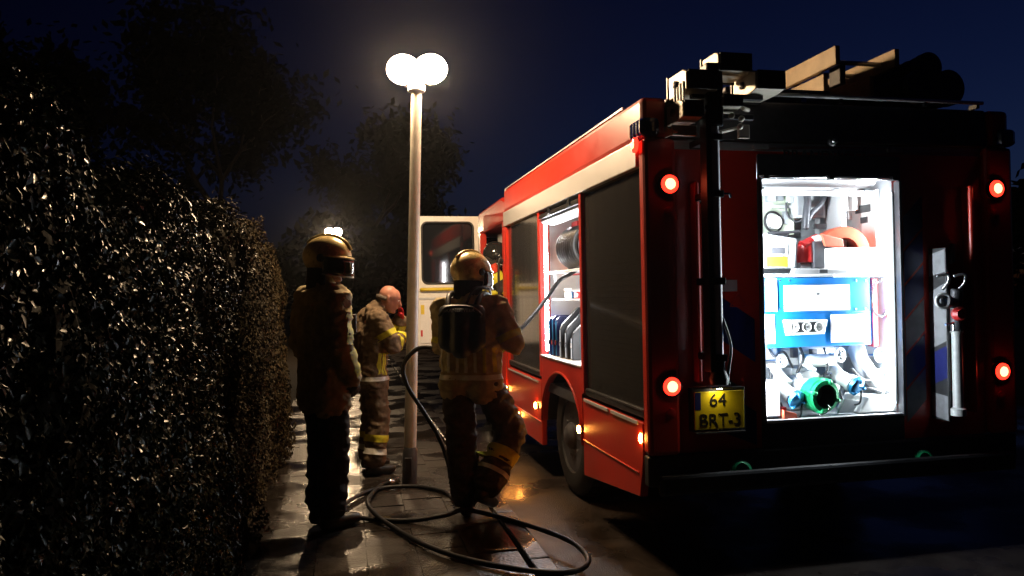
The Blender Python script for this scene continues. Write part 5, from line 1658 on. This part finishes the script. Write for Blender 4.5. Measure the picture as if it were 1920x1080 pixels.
for s in ('L', 'R'):
    BM.band('sleeve_tape', BM.along('el' + s, 'ha' + s, 0.25), BM.J['ha' + s] - BM.J['el' + s], 0.055, M['hivis'], rmax=0.13)
    BM.band('sleeve_tape', BM.along('el' + s, 'ha' + s, 0.72), BM.J['ha' + s] - BM.J['el' + s], 0.05, M['hivis'], rmax=0.12)
    BM.band('sleeve_tape', BM.along('sh' + s, 'el' + s, 0.60), BM.J['el' + s] - BM.J['sh' + s], 0.05, M['hivis'], rmax=0.13)
    BM.band('leg_tape', BM.along('kn' + s, 'an' + s, 0.45), BM.J['an' + s] - BM.J['kn' + s], 0.06, M['hivis'], BM.tbvh, BM.tr, rmax=0.15)
    BM.band('leg_tape', BM.along('kn' + s, 'an' + s, 0.72), BM.J['an' + s] - BM.J['kn' + s], 0.05, M['silvertape'], BM.tbvh, BM.tr, rmax=0.15)
BM.band('hem_tape', Vector((0, 0, 0.87 * k)), (0, 0, 1), 0.035, M['silvertape'], rmax=0.4)
for x in (-.02, .03, .08):
    BM.patch('front_tape', [Vector((x + .12, .0, 1.10)) * k, Vector((x + .12, .0, 0.98)) * k, Vector((x + .12, .0, 0.90)) * k], (-.75, -.66, 0), M['hivis'], 0.022)
# fringe of short hair round the back of the head
hh, hf, hr, hu = BM.head_axes()
hb = []
for a in range(100, 261, 8):
    hb.append(hh + (hr * math.sin(R(a)) * .086 + hf * (math.cos(R(a)) * .100 + .0) + hu * (-.005)) * k)
BM.mb('hair', MB().tube(hb, [0.018 + 0.006 * math.sin(i * .15) for i in range(len(hb))], 8), mat('grey_hair', (0.09, 0.07, 0.055), 0.8, var=0.3, scale=60, bump=0.6, bscale=160), None, True)

# --- right: stepping along the engine with the hose, black pack on the back
b_ = P(888, 962, 5.46)
RF = Figure('helmeted firefighter with black backpack pulling the hose from the side locker', (b_.x, b_.y, 0), R(13), 1.0,
            flip(STAND, head=(0.0, 0.05, 1.69), look=(0.55, 0.85, 1.62), shR=(.20, .0, 1.46), elR=(.315, -.02, 1.21), haR=(.24, .22, 1.27), fiR=(.14, .32, 1.29), paR=(0, 0, -1), cuR=(.9, 0, 0),
                 elL=(-.235, .06, 1.20), haL=(-.06, .27, 1.14), fiL=(.06, .33, 1.15), paL=(0, 0, -1), cuL=(.9, 0, 0),
                 knL=(-.09, .03, .52), anL=(-.05, -.01, .10), hipR=(.11, 0, .93), knR=(.25, .16, .56), anR=(.11, -.06, .20), toR=(.35, .9, -.30)), 13)
RF.body()
RF.jacket(M['cloth2'], hem=0.90, bulk=1.08)
M['clothmid'] = mat('wet_dark_trouser_cloth', (0.062, 0.046, 0.032), 0.8, 0, 0.3, var=0.35, scale=16, bump=0.7, bscale=26)
RF.trousers(M['clothmid'], 1.18)
RF.boots()
RF.gloves('LR', M['glove'])
RF.helmet(M['gold'])
k = RF.k
RF.band('hem_tape', Vector((0, 0, 0.985)), (0, 0, 1), 0.035, M['silvertape'], rmax=0.4)
for x in (-.19, -.125, -.06, .005, .07, .135, .195):
    RF.patch('back_tape', [Vector((x, 0, 1.19)), Vector((x, 0, 1.10)), Vector((x, 0, 1.02))], (0, 1, 0), M['silvertape'] if x < .1 else M['hivis'], 0.022)
for s in ('L', 'R'):
    RF.band('sleeve_tape', RF.along('el' + s, 'ha' + s, 0.35), RF.J['ha' + s] - RF.J['el' + s], 0.05, M['hivis'], rmax=0.13)
    RF.band('sleeve_tape', RF.along('sh' + s, 'el' + s, 0.78), RF.J['el' + s] - RF.J['sh' + s], 0.05, M['hivis'], rmax=0.13)
    if s == 'L':
        continue
    RF.band('leg_tape', RF.along('kn' + s, 'an' + s, 0.42), RF.J['an' + s] - RF.J['kn' + s], 0.10, M['hivis'], RF.tbvh, RF.tr, rmax=0.18)
    RF.band('leg_tape', RF.along('kn' + s, 'an' + s, 0.70), RF.J['an' + s] - RF.J['kn' + s], 0.03, M['silvertape'], RF.tbvh, RF.tr, rmax=0.15)
pk = wthing('air_pack', 'black backpack with faint lettering worn by the firefighter with the hose', 'backpack', (b_.x, b_.y, 1.15))
pk.rotation_euler = (0, 0, -R(13))
OFFS[pk.name] = Vector((0, 0, 1.15))
pm = blob([((-.11, -.20, 1.44), .055, (.11, -.20, 1.44), .055), ((-.11, -.215, 1.24), .06, (.11, -.215, 1.24), .06), ((-.11, -.20, 1.44), .055, (-.11, -.215, 1.24), .06),
           ((.11, -.20, 1.44), .055, (.11, -.215, 1.24), .06), ((0, -.22, 1.42), .07, (0, -.235, 1.20), .075), ((-.08, -.215, 1.22), .06, (.08, -.215, 1.22), .06)], 0.010, 8, 0.004, 20, 5)
pm.transform(Matrix.Translation((0, 0, -1.15)))
link_mesh('pack', pm, M['black'], pk, True)
for sx in (-1, 1):
    part('shoulder_strap', MB().tube(catmull([(.10 * sx, -.20, 1.48), (.115 * sx, -.12, 1.555), (.12 * sx, .02, 1.56), (.13 * sx, .13, 1.44), (.14 * sx, .15, 1.25)], 5), 0.020, 8), M['black'], pk, True)
lettering('lettering', 'BRANDWEER', 0.036, pk, (0.0, -.281, 1.455), M['grey'], 1.05, rot=(math.pi / 2 - .25, 0, 0))
part('top_flap', MB().tube(catmull([(-.15, -.24, 1.42), (-.08, -.275, 1.475), (.08, -.275, 1.475), (.15, -.24, 1.42)], 6), 0.012, 8), M['black'], pk, True)
part('air_hose', MB().tube(catmull([(.04, -.22, 1.5), (.08, -.16, 1.60), (.14, -.02, 1.60), (.12, .12, 1.56)], 6), 0.010, 8), M['rubber'], pk, True)

# --- in the crew doorway, leaning in
cbase = T(-0.10, 4.75, 0.40)
CF = Figure('firefighter with yellow-green shoulder and orange sleeve leaning into the crew doorway', tuple(cbase), R(62), 1.0,
            flip(STAND, head=(0.0, 0.16, 1.60), look=(0.3, 0.9, 1.45), elR=(.30, .10, 1.22), haR=(.25, .30, 1.30), fiR=(.2, .42, 1.32), elL=(-.29, .05, 1.20), haL=(-.24, .22, 1.10), fiL=(-.2, .34, 1.08)), 17)
CF.body()
CF.jacket(M['cloth'], hem=0.86)
CF.trousers(M['cloth'])
CF.boots()
CF.gloves('LR', M['glove'])
CF.helmet(M['visor'])
for s in ('L', 'R'):
    CF.band('sleeve_tape', CF.along('sh' + s, 'el' + s, 0.10), CF.J['el' + s] - CF.J['sh' + s], 0.10, M['jred'], rmax=0.16)
    CF.band('sleeve_tape', CF.along('sh' + s, 'el' + s, 0.48), CF.J['el' + s] - CF.J['sh' + s], 0.10, M['hivis'], rmax=0.15)
    CF.band('sleeve_tape', CF.along('el' + s, 'ha' + s, 0.5), CF.J['ha' + s] - CF.J['el' + s], 0.07, M['hivis'], rmax=0.12)
for x in (-.13, .13):
    CF.patch('back_tape', [Vector((x, 0, 1.46)), Vector((x, 0, 1.34)), Vector((x, 0, 1.2))], (0, 1, 0), M['hivis'], 0.09)
CF.band('chest_tape', Vector((0, 0, 1.18)), (0, 0, 1), 0.06, M['hivis'], rmax=0.4)

# ================================================================== hose
HZ = 0.021
pts = [T(0.20, 1.78, 1.80), T(0.10, 1.85, 1.72), T(0.04, 2.02, 1.66)]
wr = Matrix.Rotation(-R(13), 3, 'Z')
bpx = P(888, 962, 5.46)
def rfw(p):
    return Vector((bpx.x, bpx.y, 0)) + wr @ Vector(p)
pts += [P(1020, 566, 6.2), rfw((.30, .28, 1.30)), rfw((.17, .31, 1.255)), rfw((.00, .33, 1.13)), rfw((-.18, .30, 1.10)), P(800, 651, 5.72), P(770, 664, 5.74), P(756, 690, 5.74), P(764, 724, 5.72), P(790, 766, 5.70),
        P(815, 806, 5.68), P(835, 850, 5.66), P(846, 898, 5.62)]
g_px = [(851, 934), (830, 921), (775, 912), (705, 917), (657, 938), (645, 961), (690, 973), (770, 976), (835, 966), (872, 956), (935, 969), (1000, 988), (1062, 1011), (1096, 1036),
        (1101, 1058), (1064, 1073), (985, 1069), (885, 1051), (800, 1023), (740, 990), (702, 962), (690, 938), (712, 912), (740, 902)]
seen = []
for i, (x, y) in enumerate(g_px):
    z = HZ
    if i in (8, 9, 20, 21):
        z = HZ + 0.034
    pts.append(G(x, y, z))
hs = wthing('fire_hose', 'black hose running from the side locker and looping on the wet paving', 'hose', G(851, 934, 0))
path = catmull(pts, 10)
part('hose_line', MB().tube(path, [0.0165 + 0.0006 * math.sin(i * 0.9) + 0.0006 * math.sin(i * 0.37) for i in range(len(path))], 12), M['hose'], hs, True)
e0, e1 = path[-1], path[-4]
dr_ = (e0 - e1).normalized()
part('end_coupling', MB().lathe([(0.020, -0.06), (0.026, -0.05), (0.026, 0.0), (0.032, 0.005), (0.032, 0.03), (0.022, 0.035)], e0, dr_, 18), M['chrome'], hs, 'auto')
mid = P(822, 651, 5.60)
part('joint_sleeve', MB().lathe([(0.020, -0.06), (0.026, -0.05), (0.026, 0.05), (0.020, 0.06)], rfw((-.22, .295, 1.103)), (rfw((-.18, .30, 1.10)) - P(800, 651, 5.72)), 16), M['chrome'], hs, 'auto')

# ------------------------------------------------------------------ haze added for the glow around the lamps
hz = MB().box(-60, 60, -20, 75, -1.6, 20)
hme = hz.mesh('haze')
hm = bpy.data.materials.new('halo_haze')
hm.use_nodes = True
hm.node_tree.nodes.clear()
ho = hm.node_tree.nodes.new('ShaderNodeOutputMaterial')
hv_ = hm.node_tree.nodes.new('ShaderNodeVolumePrincipled')
hv_.inputs['Color'].default_value = (0.85, 0.90, 0.97, 1)
hv_.inputs['Density'].default_value = 0.00042
hv_.inputs['Anisotropy'].default_value = 0.9
hm.node_tree.links.new(hv_.outputs[0], ho.inputs['Volume'])
hob = link_mesh('haze', hme, hm)
hob['kind'] = 'stuff'
hob['label'] = 'thin haze added to give the street lamp its halo'
